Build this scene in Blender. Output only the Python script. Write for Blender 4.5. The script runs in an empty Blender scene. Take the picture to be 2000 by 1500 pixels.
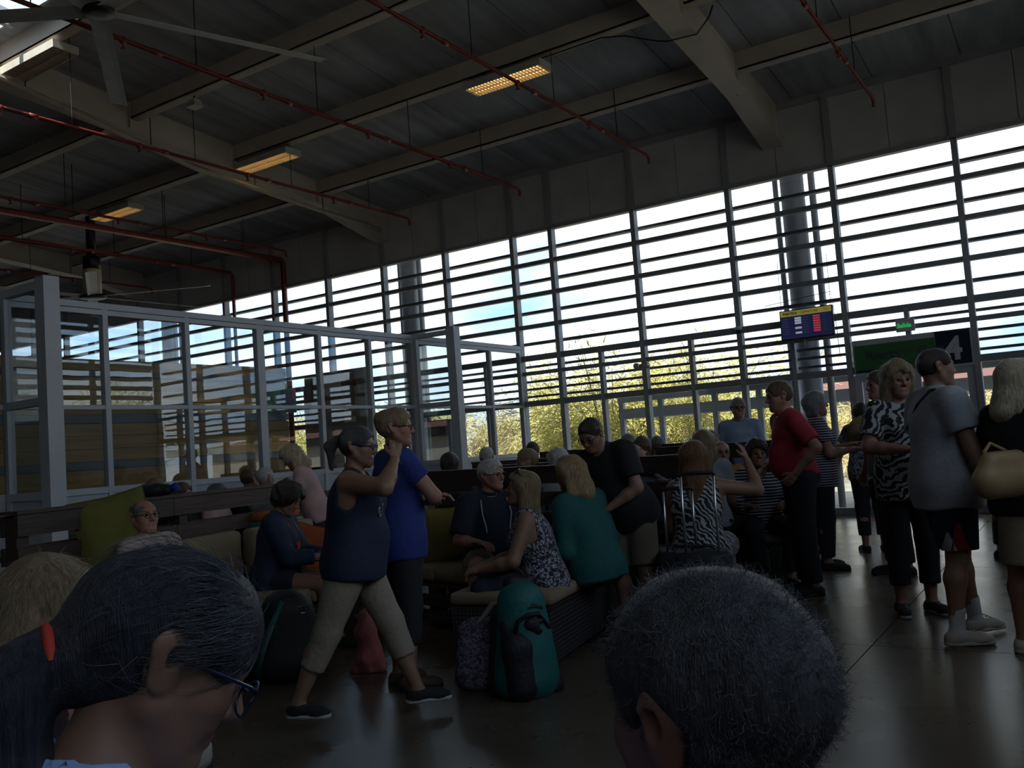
import bpy, bmesh, math, random
import numpy as np
from mathutils import Vector, Matrix
random.seed(7); rng = np.random.default_rng(7)
scene = bpy.context.scene
COL = scene.collection
PI = math.pi

# ------------------------------------------------------------------ camera
EYE = 1.35
cam_d = bpy.data.cameras.new('camera'); cam_d.sensor_width = 36.0; cam_d.lens = 1757.0/2000*36
cam_d.clip_start = 0.05; cam_d.clip_end = 500
cam = bpy.data.objects.new('camera', cam_d); COL.objects.link(cam)
_dy = np.array([1140., 43., 1757.]); _dy /= np.linalg.norm(_dy)
_dx = np.array([2720., -321., -1757.]); _dx -= _dx.dot(_dy)*_dy; _dx /= np.linalg.norm(_dx)
_R = np.stack([_dx, _dy, np.cross(_dx, _dy)], 1)
_m = Matrix.Identity(4)
for i in range(3):
    _m[i][0] = _R[0][i]; _m[i][1] = -_R[1][i]; _m[i][2] = -_R[2][i]
_m.translation = (0, 0, EYE)
cam.matrix_world = _m
scene.camera = cam

# ------------------------------------------------------------------ world, sun, exposure
scene.view_settings.view_transform = 'Standard'
scene.view_settings.look = 'None'
scene.view_settings.gamma = 1.0
scene.view_settings.use_curve_mapping = False
scene.view_settings.exposure = 0.0
scene.cycles.max_bounces = 6; scene.cycles.diffuse_bounces = 4; scene.cycles.glossy_bounces = 4
scene.cycles.transparent_max_bounces = 24
scene.cycles.sample_clamp_indirect = 6.0
scene.cycles.caustics_reflective = False; scene.cycles.caustics_refractive = False
scene.cycles.use_denoising = True; scene.cycles.use_adaptive_sampling = True; scene.cycles.adaptive_threshold = .03
SKY = 2.2
world = bpy.data.worlds.new('sky'); scene.world = world; world.use_nodes = True
nt = world.node_tree; nt.nodes.clear()
tc = nt.nodes.new('ShaderNodeTexCoord'); mp = nt.nodes.new('ShaderNodeMapping')
mp.inputs['Scale'].default_value = (1.0, 1.0, 2.6)
nz = nt.nodes.new('ShaderNodeTexNoise'); nz.inputs['Scale'].default_value = 2.1; nz.inputs['Detail'].default_value = 7
cr = nt.nodes.new('ShaderNodeValToRGB')
cr.color_ramp.elements[0].position = 0.36; cr.color_ramp.elements[0].color = (0.20, 0.44, 0.80, 1)
cr.color_ramp.elements[1].position = 0.52; cr.color_ramp.elements[1].color = (0.94, 0.97, 1.0, 1)
bg = nt.nodes.new('ShaderNodeBackground'); bg.inputs['Strength'].default_value = SKY
wo = nt.nodes.new('ShaderNodeOutputWorld')
nt.links.new(tc.outputs['Generated'], mp.inputs['Vector']); nt.links.new(mp.outputs['Vector'], nz.inputs['Vector'])
nt.links.new(nz.outputs['Fac'], cr.inputs['Fac']); nt.links.new(cr.outputs['Color'], bg.inputs['Color'])
nt.links.new(bg.outputs['Background'], wo.inputs['Surface'])
sun_d = bpy.data.lights.new('sun', 'SUN'); sun_d.energy = 9.0; sun_d.angle = 0.01; sun_d.color = (1.0, 0.95, 0.86)
sun = bpy.data.objects.new('sun', sun_d); COL.objects.link(sun)
sun.rotation_euler = (math.radians(38), 0, math.radians(4))     # high sun from the south

# ------------------------------------------------------------------ materials
MATS = {}
def _new(name):
    m = bpy.data.materials.new(name); m.use_nodes = True
    t = m.node_tree; b = t.nodes['Principled BSDF']
    return m, t, b
def M(name, rgb=(.5,.5,.5), rough=.6, metal=0.0, var=.12, scale=6.0, bump=0.0, bscale=None, stretch=(1,1,1), emit=None, spec=None, sheen=0.0):
    """plain procedural material: base colour with a little noise variation and optional bump"""
    if name in MATS: return MATS[name]
    m, t, b = _new(name)
    b.inputs['Roughness'].default_value = rough; b.inputs['Metallic'].default_value = metal
    if spec is not None: b.inputs['Specular IOR Level'].default_value = spec
    if sheen: b.inputs['Sheen Weight'].default_value = sheen
    tc = t.nodes.new('ShaderNodeTexCoord'); mp = t.nodes.new('ShaderNodeMapping'); mp.inputs['Scale'].default_value = stretch
    t.links.new(tc.outputs['Object'], mp.inputs['Vector'])
    n = t.nodes.new('ShaderNodeTexNoise'); n.inputs['Scale'].default_value = scale; n.inputs['Detail'].default_value = 5
    t.links.new(mp.outputs['Vector'], n.inputs['Vector'])
    r = t.nodes.new('ShaderNodeValToRGB'); e = r.color_ramp.elements
    e[0].position = .3; e[1].position = .7
    e[0].color = tuple(c*(1-var) for c in rgb)+(1,); e[1].color = tuple(min(1, c*(1+var)) for c in rgb)+(1,)
    t.links.new(n.outputs['Fac'], r.inputs['Fac']); t.links.new(r.outputs['Color'], b.inputs['Base Color'])
    if bump:
        n2 = t.nodes.new('ShaderNodeTexNoise'); n2.inputs['Scale'].default_value = bscale or scale*4; n2.inputs['Detail'].default_value = 4
        t.links.new(mp.outputs['Vector'], n2.inputs['Vector'])
        bp = t.nodes.new('ShaderNodeBump'); bp.inputs['Strength'].default_value = bump; bp.inputs['Distance'].default_value = .02
        t.links.new(n2.outputs['Fac'], bp.inputs['Height']); t.links.new(bp.outputs['Normal'], b.inputs['Normal'])
    if emit:
        b.inputs['Emission Color'].default_value = tuple(emit[:3])+(1,); b.inputs['Emission Strength'].default_value = emit[3]
    MATS[name] = m
    return m
def M_pattern(name, kind, ca, cb, scale=20.0, rough=.8, thr=.5, stretch=(1,1,1)):
    """two-colour printed cloth: stripes along object z, blotchy flowers, zebra bands"""
    if name in MATS: return MATS[name]
    m, t, b = _new(name); b.inputs['Roughness'].default_value = rough
    tc = t.nodes.new('ShaderNodeTexCoord'); mp = t.nodes.new('ShaderNodeMapping'); mp.inputs['Scale'].default_value = stretch
    t.links.new(tc.outputs['Object'], mp.inputs['Vector'])
    r = t.nodes.new('ShaderNodeValToRGB'); e = r.color_ramp.elements; r.color_ramp.interpolation = 'LINEAR'
    if kind == 'stripes':
        n = t.nodes.new('ShaderNodeTexWave'); n.wave_type = 'BANDS'; n.bands_direction = 'Z'; n.inputs['Scale'].default_value = scale; n.inputs['Distortion'].default_value = .4
        out = n.outputs['Fac']
    elif kind == 'zebra':
        n = t.nodes.new('ShaderNodeTexWave'); n.wave_type = 'BANDS'; n.bands_direction = 'DIAGONAL'; n.inputs['Scale'].default_value = scale
        n.inputs['Distortion'].default_value = 9; n.inputs['Detail'].default_value = 2.5; n.inputs['Detail Scale'].default_value = 1.2
        out = n.outputs['Fac']
    else:
        n = t.nodes.new('ShaderNodeTexNoise'); n.inputs['Scale'].default_value = scale; n.inputs['Detail'].default_value = 2; n.inputs['Distortion'].default_value = 1.6
        out = n.outputs['Fac']
    t.links.new(mp.outputs['Vector'], n.inputs['Vector'])
    e[0].position = thr-.03; e[1].position = thr+.03; e[0].color = tuple(ca)+(1,); e[1].color = tuple(cb)+(1,)
    t.links.new(out, r.inputs['Fac']); t.links.new(r.outputs['Color'], b.inputs['Base Color'])
    MATS[name] = m; return m
def M_glass(name, tint=(.93,.96,.96), ior=1.5):
    if name in MATS: return MATS[name]
    m = bpy.data.materials.new(name); m.use_nodes = True; t = m.node_tree; t.nodes.clear()
    o = t.nodes.new('ShaderNodeOutputMaterial'); mx = t.nodes.new('ShaderNodeMixShader')
    fr = t.nodes.new('ShaderNodeFresnel')
    ge = t.nodes.new('ShaderNodeNewGeometry'); mr = t.nodes.new('ShaderNodeMapRange')      # same reflectance on both faces of the thin pane
    mr.inputs['To Min'].default_value = ior; mr.inputs['To Max'].default_value = 1/ior
    t.links.new(ge.outputs['Backfacing'], mr.inputs['Value']); t.links.new(mr.outputs['Result'], fr.inputs['IOR'])
    tr = t.nodes.new('ShaderNodeBsdfTransparent'); tr.inputs['Color'].default_value = tuple(tint)+(1,)
    gl = t.nodes.new('ShaderNodeBsdfGlossy'); gl.inputs['Roughness'].default_value = 0.0
    # slightly wavy float glass
    tc = t.nodes.new('ShaderNodeTexCoord'); n = t.nodes.new('ShaderNodeTexNoise'); n.inputs['Scale'].default_value = 1.1
    bp = t.nodes.new('ShaderNodeBump'); bp.inputs['Strength'].default_value = .10; bp.inputs['Distance'].default_value = .01
    t.links.new(tc.outputs['Object'], n.inputs['Vector']); t.links.new(n.outputs['Fac'], bp.inputs['Height']); t.links.new(bp.outputs['Normal'], gl.inputs['Normal'])
    t.links.new(fr.outputs['Fac'], mx.inputs['Fac']); t.links.new(tr.outputs['BSDF'], mx.inputs[1]); t.links.new(gl.outputs['BSDF'], mx.inputs[2])
    t.links.new(mx.outputs['Shader'], o.inputs['Surface'])
    MATS[name] = m; return m
def M_floor():
    m, t, b = _new('polished concrete')
    tc = t.nodes.new('ShaderNodeTexCoord')
    n = t.nodes.new('ShaderNodeTexNoise'); n.inputs['Scale'].default_value = .8; n.inputs['Detail'].default_value = 9; n.inputs['Roughness'].default_value = .65
    t.links.new(tc.outputs['Object'], n.inputs['Vector'])
    r = t.nodes.new('ShaderNodeValToRGB'); e = r.color_ramp.elements; e[0].position = .3; e[1].position = .72
    e[0].color = (.080,.060,.042,1); e[1].color = (.135,.105,.078,1)
    t.links.new(n.outputs['Fac'], r.inputs['Fac'])
    # fine cracks
    v = t.nodes.new('ShaderNodeTexVoronoi'); v.feature = 'DISTANCE_TO_EDGE'; v.inputs['Scale'].default_value = 1.3
    n3 = t.nodes.new('ShaderNodeTexNoise'); n3.inputs['Scale'].default_value = 3; mxv = t.nodes.new('ShaderNodeMixRGB'); mxv.inputs['Fac'].default_value = .25
    t.links.new(tc.outputs['Object'], n3.inputs['Vector']); t.links.new(tc.outputs['Object'], mxv.inputs[1]); t.links.new(n3.outputs['Color'], mxv.inputs[2])
    t.links.new(mxv.outputs['Color'], v.inputs['Vector'])
    r2 = t.nodes.new('ShaderNodeValToRGB'); e2 = r2.color_ramp.elements; e2[0].position = .0; e2[1].position = .006; e2[0].color = (.55,.55,.55,1); e2[1].color = (1,1,1,1)
    t.links.new(v.outputs['Distance'], r2.inputs['Fac'])
    mx = t.nodes.new('ShaderNodeMixRGB'); mx.blend_type = 'MULTIPLY'; mx.inputs['Fac'].default_value = .35
    t.links.new(r.outputs['Color'], mx.inputs[1]); t.links.new(r2.outputs['Color'], mx.inputs[2]); t.links.new(mx.outputs['Color'], b.inputs['Base Color'])
    n2 = t.nodes.new('ShaderNodeTexNoise'); n2.inputs['Scale'].default_value = 2; n2.inputs['Detail'].default_value = 4
    t.links.new(tc.outputs['Object'], n2.inputs['Vector'])
    mr = t.nodes.new('ShaderNodeMapRange'); mr.inputs['To Min'].default_value = .22; mr.inputs['To Max'].default_value = .34
    t.links.new(n2.outputs['Fac'], mr.inputs['Value']); t.links.new(mr.outputs['Result'], b.inputs['Roughness'])
    MATS['polished concrete'] = m; return m
def M_wood(name, rgb, scale=3.0, rough=.55, var=.35, stretch=(1,12,12)):
    return M(name, rgb, rough, 0, var, scale, .15, scale*3, stretch)

WHITE = M('white powder coated aluminium', (.48,.50,.54), .45, 0, .06, 3)
STEEL = M('pale grey painted steel', (.34,.345,.37), .55, 0, .10, 2)
BEAM = M('cream painted beam steel', (.56,.50,.44), .6, 0, .12, 1.5)
PANEL = M('grey fibre cement panel', (.56,.56,.58), .75, 0, .10, 2, .08, 12)
CEIL = M('weathered grey ceiling sheet', (.34,.35,.385), .8, 0, .28, 1.0, .05, 8, (4,.5,1))
LOUVRE = M('dark anodised louvre', (.10,.10,.125), .5, .2, .10, 4)
RAIL = M('grey aluminium transom', (.26,.27,.30), .5, .1, .08, 3)
RED = M('red sprinkler paint', (.22,.030,.024), .45, 0, .18, 5)
BLACK = M('black rubber and plastic', (.012,.012,.013), .5, 0, .2, 8)
DARKWOOD = M_wood('dark stained pallet wood', (.040,.026,.020))
DARKWOOD2 = M_wood('dark red brown pallet wood', (.054,.030,.021), 2.5)
TAN = M('tan seat canvas', (.24,.18,.115), .9, 0, .14, 5, .12, 60)
GLASS = M_glass('clear window glass')
GLASSP = M_glass('clear partition glass', (.88,.91,.92), 1.75)
CHROME = M('brushed chrome', (.62,.62,.64), .28, 1.0, .05, 10)
FLOOR = M_floor()

# ------------------------------------------------------------------ mesh helpers
class MB:
    """collects verts / faces; build() links them as one mesh object"""
    def __init__(s): s.v = []; s.f = []
    def add(s, vs, fs):
        o = len(s.v); s.v += [tuple(map(float, p)) for p in vs]; s.f += [tuple(i+o for i in f) for f in fs]; return s
    def hexa(s, p):   # 8 points: bottom ring 0-3, top ring 4-7
        return s.add(p, [(3,2,1,0),(4,5,6,7),(0,1,5,4),(1,2,6,5),(2,3,7,6),(3,0,4,7)])
    def box(s, x0, x1, y0, y1, z0, z1):
        if x0 > x1: x0, x1 = x1, x0
        if y0 > y1: y0, y1 = y1, y0
        if z0 > z1: z0, z1 = z1, z0
        return s.hexa([(x0,y0,z0),(x1,y0,z0),(x1,y1,z0),(x0,y1,z0),(x0,y0,z1),(x1,y0,z1),(x1,y1,z1),(x0,y1,z1)])
    def cbox(s, c, sz, rot=None):
        h = [d/2 for d in sz]
        ps = [Vector((sx*h[0], sy*h[1], sz_*h[2])) for sz_ in (-1,1) for sx, sy in ((-1,-1),(1,-1),(1,1),(-1,1))]
        if rot is not None: ps = [rot @ p for p in ps]
        return s.hexa([tuple(p+Vector(c)) for p in ps])
    def bbox(s, x0, x1, y0, y1, z0, z1, b=.01):
        """box with chamfered vertical and horizontal edges (rounded look)"""
        bm = bmesh.new(); bmesh.ops.create_cube(bm, size=1)
        for v in bm.verts: v.co = Vector(((x0+x1)/2+v.co.x*(x1-x0), (y0+y1)/2+v.co.y*(y1-y0), (z0+z1)/2+v.co.z*(z1-z0)))
        bmesh.ops.bevel(bm, geom=list(bm.edges), offset=b, segments=2, affect='EDGES', profile=.5)
        bm.verts.index_update(); r = s.add([v.co[:] for v in bm.verts], [[v.index for v in f.verts] for f in bm.faces]); bm.free(); return r
    def tube(s, pts, r, n=8, caps=True):
        pts = [Vector(p) for p in pts]; rs = r if hasattr(r, '__len__') else [r]*len(pts)
        rings = []; up = None
        for i, p in enumerate(pts):
            a = pts[max(i-1,0)]; b = pts[min(i+1, len(pts)-1)]; d = (b-a).normalized()
            if up is None:
                up = d.orthogonal().normalized()
            else:
                up = (up - d*up.dot(d)); up = up.normalized() if up.length > 1e-6 else d.orthogonal().normalized()
            sd = d.cross(up)
            rings.append([p+(up*math.cos(2*PI*k/n)+sd*math.sin(2*PI*k/n))*rs[i] for k in range(n)])
        vs = [q for rg in rings for q in rg]; fs = []
        for i in range(len(rings)-1):
            for k in range(n): fs.append((i*n+k, i*n+(k+1)%n, (i+1)*n+(k+1)%n, (i+1)*n+k))
        if caps: fs.append(tuple(range(n))[::-1]); fs.append(tuple(range((len(rings)-1)*n, len(rings)*n)))
        return s.add(vs, fs)
    def lathe(s, prof, c=(0,0,0), n=16, ax=None):
        vs = []; fs = []
        for r, z in prof:
            for k in range(n):
                p = Vector((r*math.cos(2*PI*k/n), r*math.sin(2*PI*k/n), z))
                if ax is not None: p = ax @ p
                vs.append(p+Vector(c))
        for i in range(len(prof)-1):
            for k in range(n): fs.append((i*n+k, i*n+(k+1)%n, (i+1)*n+(k+1)%n, (i+1)*n+k))
        fs.append(tuple(range(n))[::-1]); fs.append(tuple(range((len(prof)-1)*n, len(prof)*n)))
        return s.add(vs, fs)
    def mesh(s, name):
        me = bpy.data.meshes.new(name); me.from_pydata(s.v, [], s.f); me.update(); return me
    def build(s, name, mat, parent=None, smooth=False, loc=None, rotz=0.0):
        return link(name, s.mesh(name), mat, parent, smooth, loc, rotz)
def link(name, me, mat, parent=None, smooth=False, loc=None, rotz=0.0):
    o = bpy.data.objects.new(name, me); COL.objects.link(o)
    if mat is not None and len(me.materials) == 0: me.materials.append(mat)
    if smooth: me.polygons.foreach_set('use_smooth', [True]*len(me.polygons))
    if parent is not None: o.parent = parent
    if loc is not None: o.location = loc
    if rotz: o.rotation_euler = (0,0,rotz)
    return o
def tag(o, label, cat, group=None, kind=None):
    if label: o['label'] = label
    if cat: o['category'] = cat
    if group: o['group'] = group
    if kind: o['kind'] = kind
    return o
def empty(name, loc=(0,0,0), rotz=0.0, parent=None):
    o = bpy.data.objects.new(name, None); COL.objects.link(o); o.location = loc; o.rotation_euler = (0,0,rotz); o.empty_display_size = .1
    if parent is not None: o.parent = parent
    return o
def struct(o, label=None): o['kind'] = 'structure'; o['label'] = label or o.name.replace('_', ' '); o['category'] = o.name.split('_')[0]; return o
def copy_tree(o, parent=None):
    c = o.copy(); COL.objects.link(c); c.parent = parent
    for ch in list(o.children): copy_tree(ch, c)
    return c
def text_mesh(txt, size, depth=.002, bold=False):
    cu = bpy.data.curves.new('lettering', 'FONT'); cu.body = txt; cu.size = size; cu.extrude = depth; cu.align_x = 'LEFT'; cu.offset = .004*size if not bold else .03*size
    cu.resolution_u = 3
    o = bpy.data.objects.new('lettering', cu); COL.objects.link(o)
    bpy.context.view_layer.update()
    dg = bpy.context.evaluated_depsgraph_get(); me = bpy.data.meshes.new_from_object(o.evaluated_get(dg))
    bpy.data.objects.remove(o); return me
# ================================================================== the hall
W = 13.88                      # inner face of the long window wall
XE = 1.98                       # inner face of the east window wall
XW = -28.0; YS = -4.0
def roof(y): return 6.37 + .1*(W-y)
XS = [-26.4,-24.8,-23.2,-21.55,-19.93,-18.3,-16.68,-15.05,-13.40,-11.84,-10.27,-8.70,-7.875,-6.255,-4.588,-2.974,-1.298,.33,1.93]
Z_LOW, Z_MID, Z_TOP, Z_WALL = 2.12, 2.945, 5.225, 6.37

# floor: concrete slabs with saw cut joints
fl = MB().box(XW-.3, XE+.3, YS-.3, W+.3, -.25, -.03).build('floor', FLOOR); struct(fl, 'dark polished concrete floor of the hall')
xs_ = [XW,-25,-22,-19,-16,-13,-10,-7,-4.2,-1.28,XE]; ys_ = [YS,-.6,2.6,5.8,9.0,12.2,W]
for i in range(len(xs_)-1):
    for j in range(len(ys_)-1):
        MB().box(xs_[i]+.004, xs_[i+1]-.004, ys_[j]+.004, ys_[j+1]-.004, -.03, 0).build('floor_slab', FLOOR, fl)

# ceiling: sheets hung on purlins, with the roof deck above
def rhex(x0, x1, y0, y1, t0, t1):       # slab that follows the roof slope, t = depth below the roof line
    return [(x0,y0,roof(y0)-t1),(x1,y0,roof(y0)-t1),(x1,y1,roof(y1)-t1),(x0,y1,roof(y1)-t1),(x0,y0,roof(y0)-t0),(x1,y0,roof(y0)-t0),(x1,y1,roof(y1)-t0),(x0,y1,roof(y1)-t0)]
SKX0, SKX1, SKY0, SKY1 = -12.4, -9.75, 3.7, 6.02       # roof light
ce = MB()
for x0, x1, y0, y1 in ((XW-.3, SKX0, YS-.3, W+1.6), (SKX1, XE+.6, YS-.3, W+1.6), (SKX0, SKX1, YS-.3, SKY0), (SKX0, SKX1, SKY1, W+1.6)):
    ce.hexa(rhex(x0, x1, y0, y1, -.22, -.03))
ceo = ce.build('ceiling', CEIL); struct(ceo, 'sloping grey sheet ceiling of the hall')
x = XW
while x < XE:
    x1 = min(x+1.17, XE)
    segs = [(YS, W)]
    if x1 > SKX0 and x < SKX1: segs = [(YS, SKY0), (SKY1, W)]
    for a, b in segs: MB().hexa(rhex(x+.006, x1-.006, a, b, -.03, 0)).build('ceiling_sheet', CEIL, ceo)
    x = x1
for y in (12.05, 10.13, 8.2, 6.27, 4.34-.85, 2.4, .5, -1.5):
    p = MB(); p.hexa(rhex(XW, XE, y-.07, y-.045, 0, .26)); p.hexa(rhex(XW, XE, y-.07, y+.07, .235, .26)); p.hexa(rhex(XW, XE, y-.045, y+.05, .0, .02))
    p.build('purlin', BEAM, ceo)
for xc in (-19.8, -11.81, -3.80):
    b = MB(); hw = .155
    prof = [(YS,.45),(12.3,.45),(W,.67)]                  # depth of the bottom flange below the roof line
    for (ya, da), (yb, db) in zip(prof[:-1], prof[1:]):
        for x0, x1, e0, e1 in ((xc-hw, xc+hw, 0, .02), ):
            b.hexa([(x0,ya,roof(ya)-da),(x1,ya,roof(ya)-da),(x1,yb,roof(yb)-db),(x0,yb,roof(yb)-db),(x0,ya,roof(ya)-da+.025),(x1,ya,roof(ya)-da+.025),(x1,yb,roof(yb)-db+.025),(x0,yb,roof(yb)-db+.025)])
        x0, x1 = xc-.11, xc+.11                            # boxed web
        b.hexa([(x0,ya,roof(ya)-da+.02),(x1,ya,roof(ya)-da+.02),(x1,yb,roof(yb)-db+.02),(x0,yb,roof(yb)-db+.02),(x0,ya,roof(ya)),(x1,ya,roof(ya)),(x1,yb,roof(yb)),(x0,yb,roof(yb))])
    b.box(xc-.005, xc+.005, 12.28, 12.32, roof(12.3)-.46, roof(12.3)-.44)
    bo = b.build('roof_beam', BEAM, ceo)
    for y in (12.05, 10.13, 8.2, 6.27, 3.49):               # stiffener plates where the purlins land
        for s in (-1, 1): MB().box(xc+s*.11, xc+s*.15, y-.10, y-.085, roof(y)-.42, roof(y)-.01).build('stiffener_plate', BEAM, bo)
# roof light frame and glass
sk = MB()
for x in (SKX0, (SKX0+SKX1)/2, SKX1): sk.hexa(rhex(x-.04, x+.04, SKY0-.04, SKY1+.04, -.20, .02))
for y in (SKY0, SKY0+.77, SKY0+1.55, SKY1): sk.hexa(rhex(SKX0, SKX1, y-.03, y+.03, -.18, 0))
sko = sk.build('skylight_frame', WHITE, ceo)
MB().hexa(rhex(SKX0, SKX1, SKY0, SKY1, -.21, -.205)).build('pane', GLASS, ceo)

# north wall above the windows: fibre cement panels on a rail
wn = MB(); wn.box(XW, XE+.3, W+.04, W+.16, Z_TOP+.04, Z_WALL+.25)
wno = wn.build('wall_north', PANEL); struct(wno, 'grey panelled wall strip above the long window wall')
for a, b in zip(XS[:-1], XS[1:]):
    n = 2 if b-a > 1 else 1
    for k in range(n):
        x0 = a+(b-a)*k/n; x1 = a+(b-a)*(k+1)/n
        MB().box(x0+.006, x1-.006, W+.015, W+.04, Z_TOP+.05, Z_WALL-.1).build('wall_panel', PANEL, wno)
    MB().box(b-.045, b+.045, W-.05, W+.03, Z_TOP+.05, Z_WALL-.08).build('wall_post', STEEL, wno)
MB().box(XW, XE, W-.03, W+.04, Z_WALL-.10, Z_WALL+.02).build('wall_rail', STEEL, wno)
MB().box(XW, XE, W-.06, W+.06, Z_TOP-.02, Z_TOP+.05).build('wall_rail', STEEL, wno)

# windows of the north wall, one structure per bay
def bay(name, x0, x1, door=False, label=''):
    o = empty(name, ((x0+x1)/2, W, 0)); struct(o, label); cx = (x0+x1)/2
    def part(n, mat, *b):
        MB().box(b[0]-cx, b[1]-cx, b[2]-W, b[3]-W, b[4], b[5]).build(n, mat, o)
    part('mullion', STEEL, x1-.04, x1+.04, W-.06, W+.08, 0, Z_TOP)
    half = cx if x1-x0 > 1 else None
    for z, h in ((Z_LOW, .05), (Z_MID, .05), (.06, .06)):
        part('transom', RAIL, x0+.04, x1-.04, W-.045, W+.05, z-h, z+h)
    for k in (2, 4, 6):
        z = Z_MID+(Z_TOP-Z_MID)*k/8; part('transom', RAIL, x0+.04, x1-.04, W-.045, W+.05, z-.036, z+.036)
    part('transom', RAIL, x0+.04, x1-.04, W-.045, W+.05, Z_LOW+(Z_MID-Z_LOW)*4/6-.032, Z_LOW+(Z_MID-Z_LOW)*4/6+.032)
    for k in (1, 3, 5, 7):
        z = Z_MID+(Z_TOP-Z_MID)*k/8; part('louvre', LOUVRE, x0, x1, W+.16, W+.28, z-.024, z+.024)
    for k in (1, 2, 3, 5):
        z = Z_LOW+(Z_MID-Z_LOW)*k/6; part('louvre', LOUVRE, x0, x1, W+.16, W+.28, z-.018, z+.018)
    if half is not None:
        part('mullion', STEEL, half-.032, half+.032, W-.05, W+.07, Z_LOW if door else 0, Z_MID)
    cols = [(x0, half), (half, x1)] if half is not None else [(x0, x1)]
    part('pane', GLASS, x0+.03, x1-.03, W-.003, W+.003, Z_MID, Z_TOP)
    for a, b in cols:
        part('pane', GLASS, a+.03, b-.03, W-.003, W+.003, Z_LOW, Z_MID)
        if not door: part('pane', GLASS, a+.03, b-.03, W-.003, W+.003, .1, Z_LOW)
    return o
WN = 0
for i, (a, b) in enumerate(zip(XS[:-1], XS[1:])):
    WN += 1
    gate = abs(a+2.974) < .01
    bay('window_%d' % WN, a, b, gate, 'louvred window bay %s' % ('over the gate door under the green gate sign' if gate else 'number %d of the long window wall counted from the west end' % WN))
MB().box(XS[0]-.04, XS[0]+.04, W-.06, W+.08, 0, Z_TOP).build('mullion', STEEL, bpy.data.objects['window_1'], loc=(-(XS[0]+XS[1])/2, -W, 0))

# gate door leaves in their frame
def door_leaf(name, x0, x1, lab):
    o = empty(name, (x0, W, 0)); struct(o, lab); w = x1-x0
    f = MB()
    for a, b in ((0,.10),(w-.10,w)): f.box(a, b, -.03, .03, .02, 2.04)
    for a, b in ((.02,.20),(1.94,2.04)): f.box(.10, w-.10, -.03, .03, a, b)
    f.build('door_frame', WHITE, o)
    MB().box(.10, w-.10, -.003, .003, .20, 1.94).build('pane', GLASS, o)
    MB().tube([(w-.14,-.03,.95),(w-.14,-.08,.95),(w-.14,-.08,1.25),(w-.14,-.03,1.25)], .012).build('door_handle', CHROME, o)
door_leaf('door_1', -2.93, -2.14, 'glazed gate door leaf beside the departures screen')
door_leaf('door_2', -2.13, -1.34, 'glazed gate door leaf below the number four')

# east window wall beside the camera (its reflection shows in the partition glass)
we = MB().box(XE+.04, XE+.16, YS, W+.2, 5.0, 8.3).box(XE, XE+.16, 1.4, 6.76, 0, 2.6).box(XE, XE+.16, YS, 1.4, 0, 2.6).box(XE, XE+.16, 6.76, W, 0, 2.88); weo = we.build('wall_east', PANEL); struct(weo, 'panelled wall beside the camera and above the east windows')
EY = [6.8, 8.6, 10.4, 12.2, W]
for i, (a, b) in enumerate(zip(EY[:-1], EY[1:])):
    WN += 1; o = empty('window_%d' % WN, (XE, (a+b)/2, 0)); struct(o, 'east window bay %d counted from the solid wall' % (i+1)); cy = (a+b)/2
    def part(n, mat, *q): MB().box(q[0]-XE, q[1]-XE, q[2]-cy, q[3]-cy, q[4], q[5]).build(n, mat, o)
    part('mullion', STEEL, XE-.05, XE+.08, b-.04, b+.04, 2.88, 5.0)
    for z in (2.92, 3.95, 4.97): part('transom', RAIL, XE-.04, XE+.05, a+.04, b-.04, z-.05, z+.05)
    for k in range(9): z = 3.0+k*.228; part('louvre', LOUVRE, XE+.16, XE+.24, a, b, z-.052, z+.052)
    part('pane', GLASS, XE-.003, XE+.003, a+.03, b-.03, 2.9, 5.0)
for i, (a, b) in enumerate(((YS,-2.2),(-2.2,-.4),(-.4,1.4),(1.4,3.2),(3.2,5.0),(5.0,6.8))):       # unseen high windows, added without louvres as fill light for the foreground
    WN += 1; cy = (a+b)/2; o = empty('window_%d' % WN, (XE, cy, 0)); struct(o, 'added unseen east fill window %d over the solid wall counted from the south' % (i+1))
    zb = 2.6  # sill height set by the fill wanted on the near figures
    MB().box(-.05, .08, b-.04-cy, b+.04-cy, zb, 5.0).build('mullion', STEEL, o)
    for z in (zb+.04, 3.8, 4.97): MB().box(-.04, .05, a+.04-cy, b-.04-cy, z-.04, z+.04).build('transom', RAIL, o)
    MB().box(-.003, .003, a+.03-cy, b-.03-cy, zb+.05, 4.95).build('pane', GLASS, o)
# closed south and west ends
DARKWALL = M('dull grey plaster', (.20,.20,.21), .85, 0, .1, 2)
struct(MB().box(XW-.2, XE+.3, YS-.2, YS, 0, 8.6).build('wall_south', DARKWALL), 'grey plaster wall behind the camera')
struct(MB().box(XW-.2, XW, YS, W+.1, 0, 8.6).build('wall_west', DARKWALL), 'grey plaster wall at the far west end')

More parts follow.
